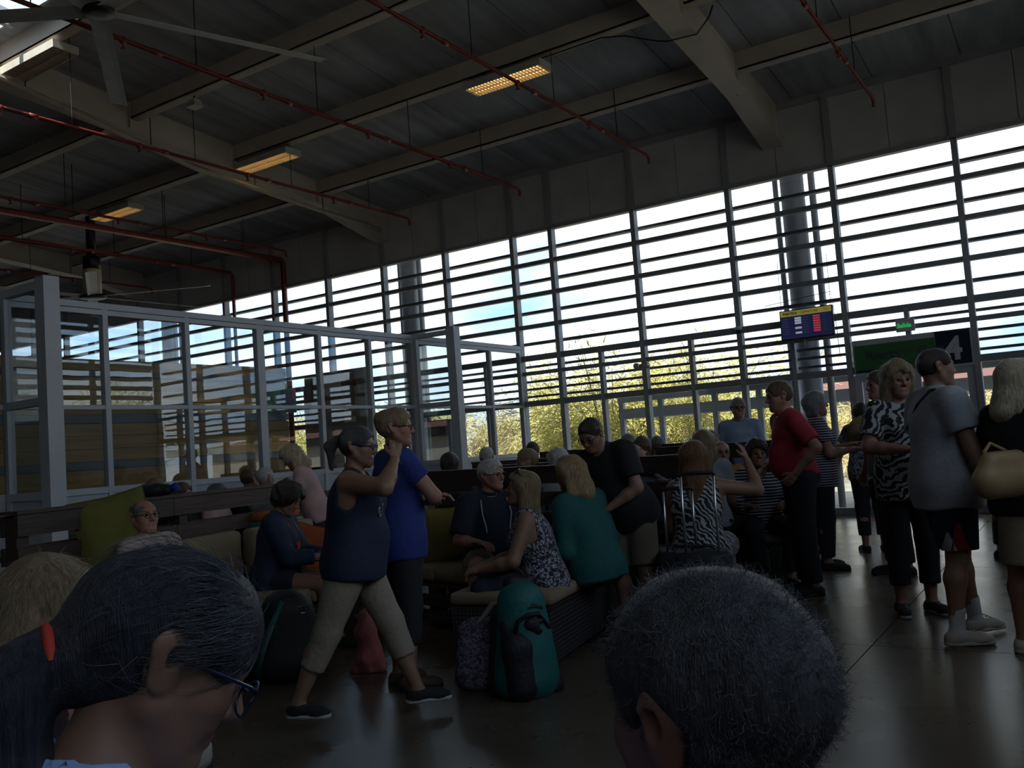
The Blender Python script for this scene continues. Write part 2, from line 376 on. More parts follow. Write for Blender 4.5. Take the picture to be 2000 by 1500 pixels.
# ================================================================== glass partition with its two end screens
XA = -8.70; ZP = 3.18
pa = empty('glass_partition', (XA, 9.2, 0)); tag(pa, 'long white framed glass partition running back to the window wall', 'partition')
def pp(par, ox, oy, n, mat, *q): return MB().box(q[0]-ox, q[1]-ox, q[2]-oy, q[3]-oy, q[4], q[5]).build(n, mat, par)
YA = [-3.5,-2.5,-1.45,-.4,.6,1.6,2.6,3.6,4.6,5.62,6.64,7.72,8.75,9.75,10.75,11.77,12.83,13.80]
for y in YA:
    w = .055 if abs(y-7.72) < .01 or abs(y-10.75) < .01 else .030
    pp(pa, XA, 9.2, 'mullion', WHITE, XA-.04, XA+.04, y-w, y+w, 0, ZP-.05)
FROST = M('frosted white infill panel', (.42,.45,.50), .6, 0, .06, 40)
for a, b in zip(YA[:-1], YA[1:]):
    pp(pa, XA, 9.2, 'pane', GLASSP, XA-.004, XA+.004, a+.02, b-.02, 1.25, 2.06)
    pp(pa, XA, 9.2, 'pane', GLASSP, XA-.004, XA+.004, a+.02, b-.02, 2.10, ZP-.12)
    pp(pa, XA, 9.2, 'infill_panel', FROST, XA-.012, XA+.012, a+.02, b-.02, .10, 1.19)
    for z, h in ((1.22,.032),(2.08,.022),(.06,.05)): pp(pa, XA, 9.2, 'rail', WHITE, XA-.035, XA+.035, a+.03, b-.03, z-h, z+h)
pp(pa, XA, 9.2, 'top_rail', WHITE, XA-.05, XA+.05, YA[0], YA[-1], ZP-.065, ZP)
pp(pa, XA, 9.2, 'top_rail', WHITE, XA-.035, XA+.042, YA[0], YA[-1], ZP-.125, ZP-.072)
for y, lab in ((4.56, 'short glass screen with a tall square post beside the green pillow'), (10.74, 'short glass screen with a square post near the window wall')):
    s = empty('glass_screen', (XA+.4, y, 0)); tag(s, lab, 'glass screen', 'end screens of the glass partition')
    q = lambda n, m, *b: pp(s, XA+.4, y, n, m, *b)
    xp = XA+.80
    q('post', WHITE, xp-.075, xp+.075, y-.075, y+.075, 0, ZP+.03)
    q('top_rail', WHITE, XA+.06, xp-.07, y-.04, y+.04, ZP-.07, ZP)
    q('mullion', WHITE, XA+.06, XA+.12, y-.035, y+.035, 0, ZP-.07)
    for z, h in ((1.22,.035),(2.08,.035),(.06,.05)): q('rail', WHITE, XA+.12, xp-.07, y-.035, y+.035, z-h, z+h)
    q('pane', GLASSP, XA+.11, xp-.07, y-.004, y+.004, 2.11, ZP-.06); q('pane', GLASSP, XA+.11, xp-.07, y-.004, y+.004, 1.25, 2.05)
    q('infill_panel', FROST, XA+.11, xp-.07, y-.012, y+.012, .10, 1.19)
# ================================================================== outside
GROUND = M('dusty gravel', (.29,.265,.225), .95, 0, .2, 1.5, .1, 20)
gr = MB(); gr.box(-70, 60, W+.32, 95, -.4, -.12); gr.box(XE+.32, 60, -60, W+.32, -.4, -.12)
struct(gr.build('ground', GROUND), 'dusty gravel ground outside the windows')
COLM = M('grey painted round column', (.30,.31,.34), .6, 0, .08, 2)
for x, lab in ((-3.86, 'thick round grey column outside behind the departures screen'), (-12.1, 'thick round grey column outside beyond the glass partition'), (-20.3, 'thick round grey column outside at the far west bays')):
    o = empty('outdoor_column', (x, 15.0, -.12)); tag(o, lab, 'column', 'round columns outside the window wall')
    MB().lathe([(.26,0),(.26,.08),(.19,.10),(.19,5.95),(.24,5.97),(.24,6.2)], n=24).build('column_shaft', COLM, o, True)
    MB().tube([(.33,-.05,0),(.33,-.05,6.1)], .055, 10).build('rain_pipe', COLM, o, True)
    MB().tube([(-.29,.05,0),(-.29,.05,6.1)], .045, 10).build('rain_pipe', COLM, o, True)
eave = MB(); eave.hexa(rhex(XW, XE, W+1.0, W+1.25, .0, .22)); struct(eave.build('trim_1', STEEL), 'grey eave beam outside above the windows')

# covered walkway: grey posts, side beams and a low roof edge
TREST = M('grey walkway steel', (.40,.42,.45), .6, 0, .08, 2)
wk = empty('walkway_canopy', (-4, 17, -.12)); tag(wk, 'grey steel walkway frame with posts and side beams outside the windows', 'walkway')
for x in (-7.95, -7.1, -6.0, -5.15, -3.3, -1.2, .9): MB().box(x+4-.05, x+4+.05, -.7, -.6, 0, 2.28).build('post', TREST, wk)
for z, h in ((1.98,.10),(2.26,.05)): MB().box(-4.0, 9, -.72, -.58, z-h, z+h).build('side_beam', TREST, wk)
MB().box(-4.0, 9, .9, 1.0, 1.9, 2.1).build('side_beam', TREST, wk)
MB().box(-2.1, 9, -.9, 1.4, 2.30, 2.40).build('roof_sheet', TREST, wk)
# long low building with a red tiled edge
REDTILE = M('terracotta roof tile', (.15,.055,.04), .8, 0, .2, 8)
lb = empty('low_building', (-2, 33, -.12)); tag(lb, 'long low pale building with red tiled roof edge beyond the walkway', 'building')
MB().box(-7, 26, 0, 6, 0, 2.4).build('wall', M('pale render', (.40,.36,.32), .9), lb)
MB().hexa([(-7.3,-.5,2.35),(26.3,-.5,2.35),(26.3,6.5,3.2),(-7.3,6.5,3.2),(-7.3,-.5,2.65),(26.3,-.5,2.65),(26.3,6.5,3.5),(-7.3,6.5,3.5)]).build('roof', REDTILE, lb)
for k in range(7): MB().box(-5+k*4.2, -3.4+k*4.2, -.05, .02, .9, 1.9).build('window', BLACK, lb)

# feathery desert trees
LEAF = M('yellow green feathery leaves', (.55,.50,.16), .7, 0, .35, 2.0)
LEAF2 = M('straw yellow twigs and leaves', (.60,.50,.22), .7, 0, .3, 2.0)
BARK = M('pale brown bark', (.20,.14,.09), .9, 0, .2, 6)
def tree_meshes(seed, h, r, n):
    rr = np.random.default_rng(seed); br = MB(); tips = []
    for k in range(9):
        a = rr.uniform(0, 2*PI); d = rr.uniform(.35, 1.0)*r; z = rr.uniform(.55, 1.0)*h
        p = [np.array([0,0,0.]), np.array([d*.25*math.cos(a), d*.25*math.sin(a), h*.30]), np.array([d*.7*math.cos(a), d*.7*math.sin(a), z*.75]), np.array([d*math.cos(a), d*math.sin(a), z])]
        br.tube(p, [.05,.035,.02,.006], 5); 
        for i in range(14):
            t = rr.uniform(.25, 1); q = p[1]*(1-t)+p[3]*t; e = q+rr.normal(0, 1, 3)*np.array([.35,.35,.28])*r*.7; e[2] = max(e[2], .15)
            br.tube([q, (q+e)/2+rr.normal(0,.05,3), e], [.008,.006,.003], 3, False); tips.append((q, e))
    for i in range(26):
        a = rr.uniform(0, 2*PI); d = r*math.sqrt(rr.uniform(0,1)); e = np.array([d*math.cos(a), d*math.sin(a), rr.uniform(.05,.5)*h]); tips.append((e*np.array([.5,.5,0.5]), e))
    V = []; F = []
    idx = rr.integers(0, len(tips), n); T = rr.uniform(.1, 1.05, n)
    A = np.array([tips[i][0] for i in idx]); B = np.array([tips[i][1] for i in idx])
    c = A+(B-A)*T[:,None]+rr.normal(0, .10, (n,3))*r
    c[:,2] = np.abs(c[:,2])+.02
    dirv = (B-A)/(np.linalg.norm(B-A, axis=1)[:,None]+1e-6)+rr.normal(0,.45,(n,3)); dirv[:,2] -= .25; dirv /= np.linalg.norm(dirv, axis=1)[:,None]
    side = np.cross(dirv, rr.normal(0,1,(n,3))); side /= np.linalg.norm(side, axis=1)[:,None]
    L = rr.uniform(.10,.30,n)[:,None]; Wd = rr.uniform(.006,.016,n)[:,None]
    P = np.stack([c-side*Wd, c+side*Wd, c+dirv*L+side*Wd*.4, c+dirv*L-side*Wd*.4], 1).reshape(-1,3)
    me = bpy.data.meshes.new('foliage'); me.from_pydata(P.tolist(), [], (np.arange(n*4).reshape(-1,4)).tolist()); me.update()
    return br.mesh('branches'), me
TM = [tree_meshes(11+k, h, r, n) for k, (h, r, n) in enumerate(((3.7,2.1,14000),(3.2,1.9,12000),(2.2,1.7,9000)))]
for br_, fo_ in TM: br_.materials.append(BARK)
TM[0][1].materials.append(LEAF); TM[1][1].materials.append(LEAF); TM[2][1].materials.append(LEAF2)
tsp = [(-10.2,20.2,0,1.05),(-8.3,20.6,0,1.0),(-6.9,21.4,1,.95),(-11.8,21.5,1,.95),(-13.8,22.5,2,1.1),(-16.2,22,2,1.2),(-18.8,23,0,.85),(-21.5,22.5,1,1.0),(-25,24,2,1.3),(-5.2,26,2,1.0),(-3.2,26.5,2,.9),(-1.0,26,2,.8),(-29,25,0,1.0),(6,14,0,1.1),(7,8,1,1.1)]
tl = ['tall feathery tree right beside the walkway end posts', 'tall feathery yellow green tree behind the walkway posts', 'loose yellow green tree at the inner walkway side beam', 'loose yellow green tree just past the glass partition end', 'straw yellow bush outside between the partition screen and the column', 'straw yellow bush seen past the notice wall papers', 'tall feathery tree beyond the wood kiosk', 'loose tree beyond the far west bays', 'broad straw bush at the far west corner', 'straw bush left of the low building with red roof', 'straw bush before the red roofed building behind the gate door', 'small straw bush before the red roofed building by the east corner', 'lone feathery tree at the western edge of the gravel', 'feathery tree outside the east windows near the corner', 'loose tree outside the middle of the east windows']
for i, (x, y, k, s) in enumerate(tsp):
    o = empty('desert_tree', (x, y, -.12), i*1.9); o.scale = (s, s, s); tag(o, tl[i], 'tree', 'desert trees outside')
    link('branches', TM[k][0], None, o); f = link('foliage', TM[k][1], None, o); f['kind'] = 'stuff'

# ================================================================== overhead: pipes, lamps, fans
ZPIPE = 5.79
def rod(y): return roof(y)-.02
def sprinkler_pipe(x, y0, y1, r, lab, drop=None, heads=True):
    o = empty('sprinkler_pipe', (x, y1, ZPIPE)); tag(o, lab, 'pipe', 'red sprinkler pipes under the roof')
    pts = [(0, y0-y1, 0), (0, -.05, 0), (0, 0, -.05)]
    if drop: pts.append((0, 0, -drop))
    else: pts.append((0,0,-.12))
    MB().tube(pts, r, 10).build('pipe', RED, o, True)
    y = y1-1.1; k = 0
    while y > y0:
        MB().tube([(0, y-y1, r), (0, y-y1, rod(y)-ZPIPE)], .006, 5).build('hanger_rod', BLACK, o)
        if heads:
            MB().lathe([(.012,-.10),(.028,-.095),(.03,-.085),(.012,-.08),(.014,-.05),(r+.012,-.03),(r+.012,.02)], (0, y-y1-.9, 0), 10).build('sprinkler_head', RED, o, True)
            MB().tube([(0, y-y1-.55, 0), (0, y-y1-.45, 0)], r+.008, 10).build('coupling', RED, o, True)
        y -= 1.85; k += 1
    return o
sprinkler_pipe(-2.15, YS+.3, 13.03, .022, 'red sprinkler pipe passing over the gate sign')
sprinkler_pipe(-5.52, YS+.3, 13.03, .022, 'red sprinkler pipe crossing under the lit ceiling lamp')
sprinkler_pipe(-7.95, YS+.3, 13.03, .026, 'red sprinkler pipe passing beside the large ceiling fan hub')
sprinkler_pipe(-10.47, YS+.3, 13.1, .024, 'red sprinkler pipe running along the cream conduit beam')
sprinkler_pipe(-13.85, YS+.3, 13.16, .024, 'thin red pipe next to the thick red main')
sprinkler_pipe(-14.55, YS+.3, 13.72, .06, 'thick red sprinkler main bending down at the window wall', drop=5.0, heads=False)
sprinkler_pipe(-16.2, YS+.3, 13.72, .04, 'medium red pipe dropping beside the window wall', drop=5.0, heads=True)
sprinkler_pipe(-18.7, YS+.3, 13.4, .024, 'thin red pipe behind the far ceiling fan')
# conduit on the second beam
o = empty('conduit_pipe', (-11.6, 13.6, 5.9)); tag(o, 'cream insulated pipe strapped along the side of a roof beam', 'pipe')
MB().tube([(0, -9.2, .93), (0, -7.4, .76), (0, -4.4, .24), (0, -1.6, .06), (0, 0, -.02)], .045, 10).build('pipe', M('cream pipe lagging', (.46,.41,.33), .7), o, True)
for y, zz in ((6.5,.68), (8.4,.38), (10.4,.17), (12.0,.07)): MB().tube([(0, y-13.6, zz), (0, y-13.6, roof(y)-5.9-.05)], .008, 5).build('hanger_strap', BLACK, o)

o = empty('electric_cable', (-4.0, 10.0, 6.3)); tag(o, 'dark electric cable looped under a roof beam', 'cable')
MB().tube([(-2.6,.13,.165),(-.8,.13,.165),(-.5,.2,.12),(-.13,.3,-.03),(.0,.34,-.06),(.36,.4,-.06),(.50,.5,.15),(.54,.55,.30)], .010, 6).build('cable_run', BLACK, o, True)
LAMPBODY = M('cream lamp housing', (.55,.52,.46), .5)
LAMPON = M('warm fluorescent tube', (1,.85,.6), .4, emit=(1.0,.62,.26,2.6))
LAMPOFF = M('unlit fluorescent tube', (.6,.58,.52), .3)
LOUV = M('lamp louvre blades', (.48,.40,.28), .5)
def lamp(x, y, lit, lab):
    z = roof(y)-.30; o = empty('ceiling_lamp', (x, y, z)); tag(o, lab, 'lamp', 'fluorescent lamps under the purlins')
    b = MB(); b.box(-.60,.60,-.16,.16,-.03,0); b.box(-.60,.60,-.17,-.155,-.10,0); b.box(-.60,.60,.155,.17,-.10,0); b.box(-.62,-.60,-.17,.17,-.10,0); b.box(.60,.62,-.17,.17,-.10,0)
    b.build('housing', LAMPBODY, o)
    for yy in (-.08, .08): MB().tube([(-.58, yy, -.055), (.58, yy, -.055)], .019, 8).build('tube', LAMPON if lit else LAMPOFF, o, True)
    g = MB()
    for k in range(23): g.box(-.58+k*.0525, -.574+k*.0525, -.155, .155, -.10, -.078)
    g.box(-.6,.6,-.004,.004,-.10,-.078)
    g.build('louvre_grid', LOUV, o)
    for xx in (-.4, .4): MB().tube([(xx, 0, 0), (xx, 0, .28)], .006, 5).build('suspension_rod', BLACK, o)
lamp(-6.28, 10.19, True, 'lit fluorescent ceiling lamp above the row of standing windows')
lamp(-11.08, 10.22, True, 'lit fluorescent ceiling lamp beside the cream conduit pipe')
lamp(-15.3, 10.25, True, 'lit fluorescent ceiling lamp next to the far fan pole')
lamp(-11.0, 6.35, False, 'unlit fluorescent ceiling lamp beside the roof light')
lamp(-19.8+8.9, 2.2, False, 'unlit fluorescent ceiling lamp over the seating')
o = empty('junction_box', (-10.3, 8.2, roof(8.2)-.30)); tag(o, 'small cream speaker box hanging under a purlin', 'box')
MB().hexa([(-.10,-.08,-.14),(.10,-.08,-.14),(.10,.08,-.14),(-.10,.08,-.14),(-.06,-.05,-.03),(.06,-.05,-.03),(.06,.05,-.03),(-.06,.05,-.03)]).build('box_body', LAMPBODY, o)
MB().box(-.01,.01,-.01,.01,-.03,.03).build('bracket', BLACK, o)

FANW = M('pale grey fan blade', (.40,.40,.41), .5); FANC = M('cream motor shell', (.52,.46,.36), .5)
def fan(x, y, zb, R, a0, nb, lab, pole_r=.05, motor=(.13,.55)):
    o = empty('ceiling_fan', (x, y, zb)); tag(o, lab, 'ceiling fan', 'large slow ceiling fans')
    mr, mh = motor
    MB().tube([(0,0,mh),(0,0,roof(y)-zb)], pole_r, 10).build('down_rod', BLACK, o, True)
    MB().lathe([(mr*.7,.0),(mr,.03),(mr,mh*.62),(mr*.92,mh*.63)], n=20).build('motor', FANC, o, True)
    MB().lathe([(mr*.95,mh*.63),(mr*.95,mh*.95),(mr*.4,mh)], n=20).build('motor_cap', BLACK, o, True)
    MB().lathe([(mr*.6,-.09),(mr*1.5,-.08),(mr*1.5,-.03),(mr*.6,0)], n=20).build('hub', BLACK, o, True)
    for k in range(nb):
        a = a0+2*PI*k/nb; rot = Matrix.Rotation(a, 3, 'Z') @ Matrix.Rotation(math.radians(9), 3, 'X')
        b = MB(); prof = [(-.09,-.004),(-.03,.012),(.06,.012),(.10,0),(.05,.002),(-.03,.004)]
        vs = []
        for xx in (mr*1.3, R*.5, R):
            for py, pz in prof: vs.append(tuple(rot @ Vector((xx, py, pz))+Vector((0,0,-.055))))
        n = len(prof); fs = [(i*n+q, i*n+(q+1)%n, (i+1)*n+(q+1)%n, (i+1)*n+q) for i in range(2) for q in range(n)]+[tuple(range(n))[::-1], tuple(range(2*n,3*n))]
        b.add(vs, fs).build('blade', FANW, o)
    return o
fan(-7.45, 4.89, 5.76, 2.3, math.radians(70), 5, 'large ceiling fan with broad grey blades near the roof light', .04, (.095,.36))
fan(-16.4, 10.4, 4.98, 2.4, math.radians(27), 6, 'far ceiling fan with cream motor on a long black pole', .09, (.17,.78))

# ================================================================== signs and screens on the window wall
NAVY = M('navy sign panel', (.012,.014,.035), .35); GREEN = M('green sign panel', (.05,.15,.05), .4); SIGNW = M('white lettering', (.55,.56,.60), .5); SIGNG = M('dark blue grey lettering', (.05,.055,.095), .5)
def put_text(txt, size, mat, parent, x, z, y=-.004, bold=False, name='lettering'):
    me = text_mesh(txt, size, .002, bold); o = link(name, me, mat, parent); o.location = (x, y, z); o.rotation_euler = (PI/2, 0, 0); return o
o = empty('gate_sign', (-2.90, W-.10, 2.05)); tag(o, 'green and navy gate sign reading Puerta Gate 4 over the doors', 'sign')
MB().box(0, 1.56, 0, .09, 0, .50).build('sign_box', WHITE, o)
gp = MB().box(.02, 1.10, -.008, 0, .06, .42).build('green_panel', GREEN, o); np_ = MB().box(1.11, 1.55, -.010, 0, .02, .49).build('number_panel', NAVY, o)
MB().box(.02, 1.10, -.008, 0, .02, .058).build('base_strip', NAVY, o)
put_text('Puerta  \u00b7  Gate', .175, SIGNG, gp, .17, .20, -.010, True); put_text('4', .44, SIGNW, np_, 1.22, .09, -.012, True)
o = empty('exit_sign', (-2.28, W-.10, 2.60)); tag(o, 'small white exit sign with green Salida lettering above the gate sign', 'sign')
pl = MB().bbox(0, .25, -.02, .03, 0, .18, .008).build('sign_plate', M('pale sign plastic', (.50,.52,.55), .5), o)
put_text('Salida', .085, M('bright green lettering', (.03,.55,.12), .5, emit=(.05,.8,.2,.35)), pl, .015, .06, -.022, True)
o = empty('departures_screen', (-3.43, 13.40, 2.64)); tag(o, 'hanging departures screen with yellow header and red status column', 'screen')
o.rotation_euler = (math.radians(-2), 0, 0)
MB().bbox(-.385, .385, 0, .06, 0, .45, .008).build('casing', BLACK, o)
SCR = M('navy screen', (.01,.012,.03), .3, emit=(.008,.010,.034,1.0)); sc_ = MB().box(-.37,.37,-.003,0,.02,.435).build('screen_face', SCR, o)
MB().box(-.37,.37,-.005,-.003,.355,.435).build('header_band', M('yellow screen band', (.3,.27,.04), .4, emit=(.15,.13,.03,1.0)), sc_)
SK = M('dark header lettering', (.02,.02,.04), .5)
put_text('PARTIDA', .052, SK, sc_, -.33, .378, -.006, True); put_text('- DEPARTURE', .046, M('faint header lettering', (.15,.14,.05), .5), sc_, -.10, .380, -.006); put_text('10:27', .036, SK, sc_, .25, .385, -.006)
SR = M('red status cell', (.3,.02,.03), .4, emit=(.32,.03,.045,1.0)); SWH = M('white airline cell', (.5,.5,.55), .4, emit=(.22,.23,.30,1.0)); SB = M('dim grey screen lettering', (.1,.1,.15), .5, emit=(.09,.095,.16,1.0)); SG = M('dim green screen lettering', (.03,.12,.06), .5, emit=(.02,.085,.055,1.0))
for k in range(7):
    z = .305-k*.036
    MB().box(.10,.20,-.005,-.003,z,z+.024).build('status_cell', SR, sc_)
    if k not in (3, 5): MB().box(-.165,-.07,-.005,-.003,z-.004,z+.026).build('airline_cell', SWH, sc_)
    put_text('--- ----- --', .024, SB, sc_, -.35, z+.004, -.005)
    put_text('-- ---- -- -', .024, SB, sc_, -.055, z+.004, -.005); put_text('- -----', .024, SG, sc_, .235, z+.004, -.005)
MB().box(-.05,.05,.05,.44,.27,.33).build('wall_bracket', BLACK, o)
for x in (-.36, .36): MB().tube([(x, .03, .45), (x, .03, 1.2)], .004, 5).build('suspension_wire', BLACK, o)
MB().tube([(-.62,.10,.52),(-.62,.10,.58),(.36,.10,.66),(.40,.10,.10),(.41,.10,-.28)], .005, 5).build('cable', BLACK, o)
FILM = M_glass('wrinkled plastic film', (.80,.82,.86), 1.45)
pf = MB(); n_ = 14
for i in range(n_):
    for j in range(6):
        pf.v.append((-.28+.48*i/(n_-1), .06+.03*math.sin(i*1.9+j)+.02*math.sin(j*2.3), .0-.26*j/5-.03*math.sin(i*.8)))
for i in range(n_-1):
    for j in range(5): pf.f.append((i*6+j, i*6+j+1, i*6+7+j, i*6+6+j))
pf.build('plastic_film', FILM, o, True)
o = empty('security_camera', (-4.56, W-.16, 2.93)); tag(o, 'small white dome security camera on a window mullion', 'camera')
MB().lathe([(.05,.0),(.06,.02),(.06,.05),(.03,.06)], n=16).build('base', WHITE, o, True); MB().lathe([(.012,-.055),(.035,-.04),(.05,-.01),(.05,0)], n=16).build('dome', BLACK, o, True)
o = empty('emergency_light', (-6.25, W-.12, 2.54)); tag(o, 'twin headed emergency light on a window mullion', 'lamp')
MB().bbox(-.13,.13,-.03,.03,-.03,.05,.01).build('battery_box', WHITE, o)
for x in (-.085,.085): MB().lathe([(.02,0),(.052,.03),(.05,.05),(.01,.04)], (x,-.03,.02), 14, Matrix.Rotation(PI/2,3,'X')).build('lamp_head', CHROME, o, True)

# ================================================================== behind the partition: wood clad kiosk, notice wall, totem
KW = M_wood('honey wood cladding', (.42,.25,.085), 2.0, .6, .22, (1,.6,10)); KG = M('blue grey band', (.15,.175,.20), .7); KD = M('dark kiosk carcass', (.05,.04,.035), .8)
o = empty('wood_kiosk', (-10.2, 7.35, 0)); tag(o, 'honey wood clad kiosk with blue grey bands behind the glass partition', 'kiosk')
MB().box(-2.6, -.03, -2.15, 2.19, 0, 2.78).build('carcass', KD, o)
z = .04; bands = ((1.45,1.55),(2.01,2.12),(.90,1.0),(2.58,2.66))
zs = [.02,.22,.44,.66,.90,1.0,1.22,1.45,1.55,1.70,1.86,2.01,2.12,2.27,2.42,2.58,2.66,2.80]
for a, b in zip(zs[:-1], zs[1:]):
    band = any(abs(a-p) < .01 for p, q in bands)
    MB().box(-.03, .0 if not band else .012, -2.17, 2.21, a+.003, b-.003).build('band' if band else 'board', KG if band else KW, o)
for a, b in zip(zs[:-1], zs[1:]): MB().box(-2.6, -.03, 2.19, 2.215, a+.003, b-.003).build('board', KW, o)
o = empty('notice_wall', (-11.2, 11.6, 0)); tag(o, 'grey panel wall pinned with white paper notices behind the partition', 'notice wall')
MB().box(-.72, .72, 0, .12, 0, 2.9).build('panel', M('warm grey panel', (.20,.185,.165), .8), o)
PAPER = M('white paper notice', (.62,.62,.62), .8)
for x, z, w, h in ((-.1,2.62,.55,.2),(.28,2.25,.13,.1),(.42,2.25,.11,.1),(.28,2.05,.13,.1),(.42,2.05,.11,.1),(.3,1.8,.2,.12),(.05,1.85,.16,.1),(.3,1.55,.24,.1),(.02,1.52,.14,.12),(-.3,1.5,.16,.13),(-.55,2.3,.2,.1),(-.3,1.25,.16,.1),(.05,1.25,.16,.1)):
    MB().box(x-w/2, x+w/2, -.006, 0, z-h/2, z+h/2).build('paper_notice', PAPER, o)
MB().box(.45,.53,-.006,0,2.62,2.72).build('paper_notice', M('red paper', (.4,.04,.03), .8), o)
MB().box(-.35,-.30,-.02,0,1.0,2.4).build('red_post', RED, o); MB().box(-.35,.0,-.02,0,1.38,1.44).build('red_post', RED, o)
o = empty('hanging_sign', (-10.16, 9.3, 2.12)); tag(o, 'green hanging gate sign with a navy end behind the partition glass', 'sign')
MB().box(0,.05,-.30,.35,0,.36).build('green_panel', GREEN, o); MB().box(.05,.056,.05,.30,.03,.33).build('number_panel', NAVY, o)
for yy in (-.2,.25): MB().tube([(.02,yy,.36),(.02,yy,1.2)], .005, 5).build('suspension_wire', BLACK, o)
o = empty('information_totem', (-9.45, 12.4, 0)); tag(o, 'dark blue information totem with a pale side behind the glass', 'totem')
MB().box(-.20,.12,-.10,.10,.02,1.86).build('body', M('deep blue totem panel', (.012,.022,.05), .4), o); MB().box(.12,.21,-.10,.10,.02,1.86).build('side_panel', WHITE, o); MB().box(-.23,.23,-.12,.12,1.86,1.92).build('cap', M('cream totem cap', (.4,.34,.22), .6), o); MB().box(-.25,.25,-.2,.2,0,.02).build('base', BLACK, o)
# ================================================================== people: blended implicit bodies meshed on a grid
V3 = lambda *a: np.array(a, float)
def unit(v): v = np.asarray(v, float); return v/(np.linalg.norm(v)+1e-9)
class Pr:      # tapered capsule a->b, optionally squashed along n by s; op '+' joins, '-' carves; clip planes [(point, normal)] keep the inner side
    __slots__ = ('a','b','ra','rb','n','s','k','op','clip')
    def __init__(self, a, b, ra, rb=None, n=None, s=1.0, k=.03, op='+', clip=None):
        self.a = np.asarray(a, float); self.b = np.asarray(b, float); self.ra = ra; self.rb = ra if rb is None else rb
        self.n = None if n is None else unit(n); self.s = s; self.k = k; self.op = op; self.clip = clip
    def grow(self, g, clip=None, k=None):
        return Pr(self.a, self.b, self.ra+g, self.rb+g, self.n, self.s, self.k if k is None else k, self.op, clip if clip is not None else self.clip)
def wobble(seed, freq):
    r = np.random.default_rng(seed); D = r.normal(0, 1, (7,3)); D /= np.linalg.norm(D, axis=1)[:,None]; D *= freq*r.uniform(.6, 1.6, 7)[:,None]; ph = r.uniform(0, 6.28, 7)
    def f(X, Y, Z):
        o = 0
        for d, p in zip(D, ph): o = o+np.sin(d[0]*X+d[1]*Y+d[2]*Z+p)
        return o/7
    return f
def field_mesh(prims, h, noise=None, lo=None, hi=None, clips=(), xf=None):
    """prims -> (verts, quads) by surface nets; noise = (fn, amp)"""
    m = .05
    pos = [p for p in prims if p.op == '+']
    L = np.min([np.minimum(p.a-p.ra, p.b-p.rb) for p in pos], 0)-.03; U = np.max([np.maximum(p.a+p.ra, p.b+p.rb) for p in pos], 0)+.03
    if lo is not None: L = np.maximum(L, lo)
    if hi is not None: U = np.minimum(U, hi)
    n = np.ceil((U-L)/h).astype(int)+1
    if (n < 3).any(): return np.zeros((0,3)), np.zeros((0,4), int)
    F = np.full(n, m, np.float32)
    gx = [L[i]+h*np.arange(n[i], dtype=np.float32) for i in range(3)]
    for p in prims:
        R = max(p.ra, p.rb)+m+p.k
        l = np.floor((np.minimum(p.a, p.b)-R-L)/h).astype(int); u = np.ceil((np.maximum(p.a, p.b)+R-L)/h).astype(int)+1
        l = np.clip(l, 0, n); u = np.clip(u, 0, n)
        if (u-l < 1).any(): continue
        sl = tuple(slice(l[i], u[i]) for i in range(3))
        X = gx[0][sl[0]][:,None,None]; Y = gx[1][sl[1]][None,:,None]; Z = gx[2][sl[2]][None,None,:]
        a = p.a; ba = p.b-p.a; qx, qy, qz = X-a[0], Y-a[1], Z-a[2]
        if p.n is not None and p.s != 1:
            c = (qx*p.n[0]+qy*p.n[1]+qz*p.n[2])*(p.s-1); qx = qx+c*p.n[0]; qy = qy+c*p.n[1]; qz = qz+c*p.n[2]; ba = ba+p.n*ba.dot(p.n)*(p.s-1)
        bb = ba.dot(ba)
        if bb > 1e-10:
            t = np.clip((qx*ba[0]+qy*ba[1]+qz*ba[2])/bb, 0, 1)
            d = np.sqrt((qx-t*ba[0])**2+(qy-t*ba[1])**2+(qz-t*ba[2])**2)-(p.ra+(p.rb-p.ra)*t)
        else: d = np.sqrt(qx*qx+qy*qy+qz*qz)-p.ra
        if p.clip:
            for cp, cn in p.clip: d = np.maximum(d, (X-cp[0])*cn[0]+(Y-cp[1])*cn[1]+(Z-cp[2])*cn[2])
        f = F[sl]; k = p.k
        if p.op == '+':
            hh = np.clip(k-np.abs(f-d), 0, None)/k; F[sl] = np.minimum(f, d)-hh*hh*k*.25
        else:
            d = -d; hh = np.clip(k-np.abs(f-d), 0, None)/k; F[sl] = np.maximum(f, d)+hh*hh*k*.25
    X = gx[0][:,None,None]; Y = gx[1][None,:,None]; Z = gx[2][None,None,:]
    if noise: F = F+noise[1]*noise[0](X, Y, Z)
    for cp, cn in clips: F = np.maximum(F, (X-cp[0])*cn[0]+(Y-cp[1])*cn[1]+(Z-cp[2])*cn[2])
    ins = F < 0
    c = np.zeros(n-1, np.int8)
    for dx in (0,1):
        for dy in (0,1):
            for dz in (0,1): c += ins[dx:n[0]-1+dx, dy:n[1]-1+dy, dz:n[2]-1+dz]
    I, Jx, K = np.nonzero((c > 0) & (c < 8))
    if len(I) == 0: return np.zeros((0,3)), np.zeros((0,4), int)
    cor = np.stack([F[I+dx, Jx+dy, K+dz] for dx in (0,1) for dy in (0,1) for dz in (0,1)], 1)
    offs = np.array([(dx,dy,dz) for dx in (0,1) for dy in (0,1) for dz in (0,1)], float)
    acc = np.zeros((len(I),3)); cnt = np.zeros(len(I))
    for a in range(8):
        for b in range(a+1, 8):
            if abs(offs[a]-offs[b]).sum() != 1: continue
            fa, fb = cor[:,a], cor[:,b]; m_ = (fa < 0) != (fb < 0); t = np.where(m_, fa/np.where(m_, fa-fb, 1), 0)
            acc += m_[:,None]*(offs[a]+t[:,None]*(offs[b]-offs[a])); cnt += m_
    Vt = L+h*(np.stack([I, Jx, K], 1)+acc/cnt[:,None])
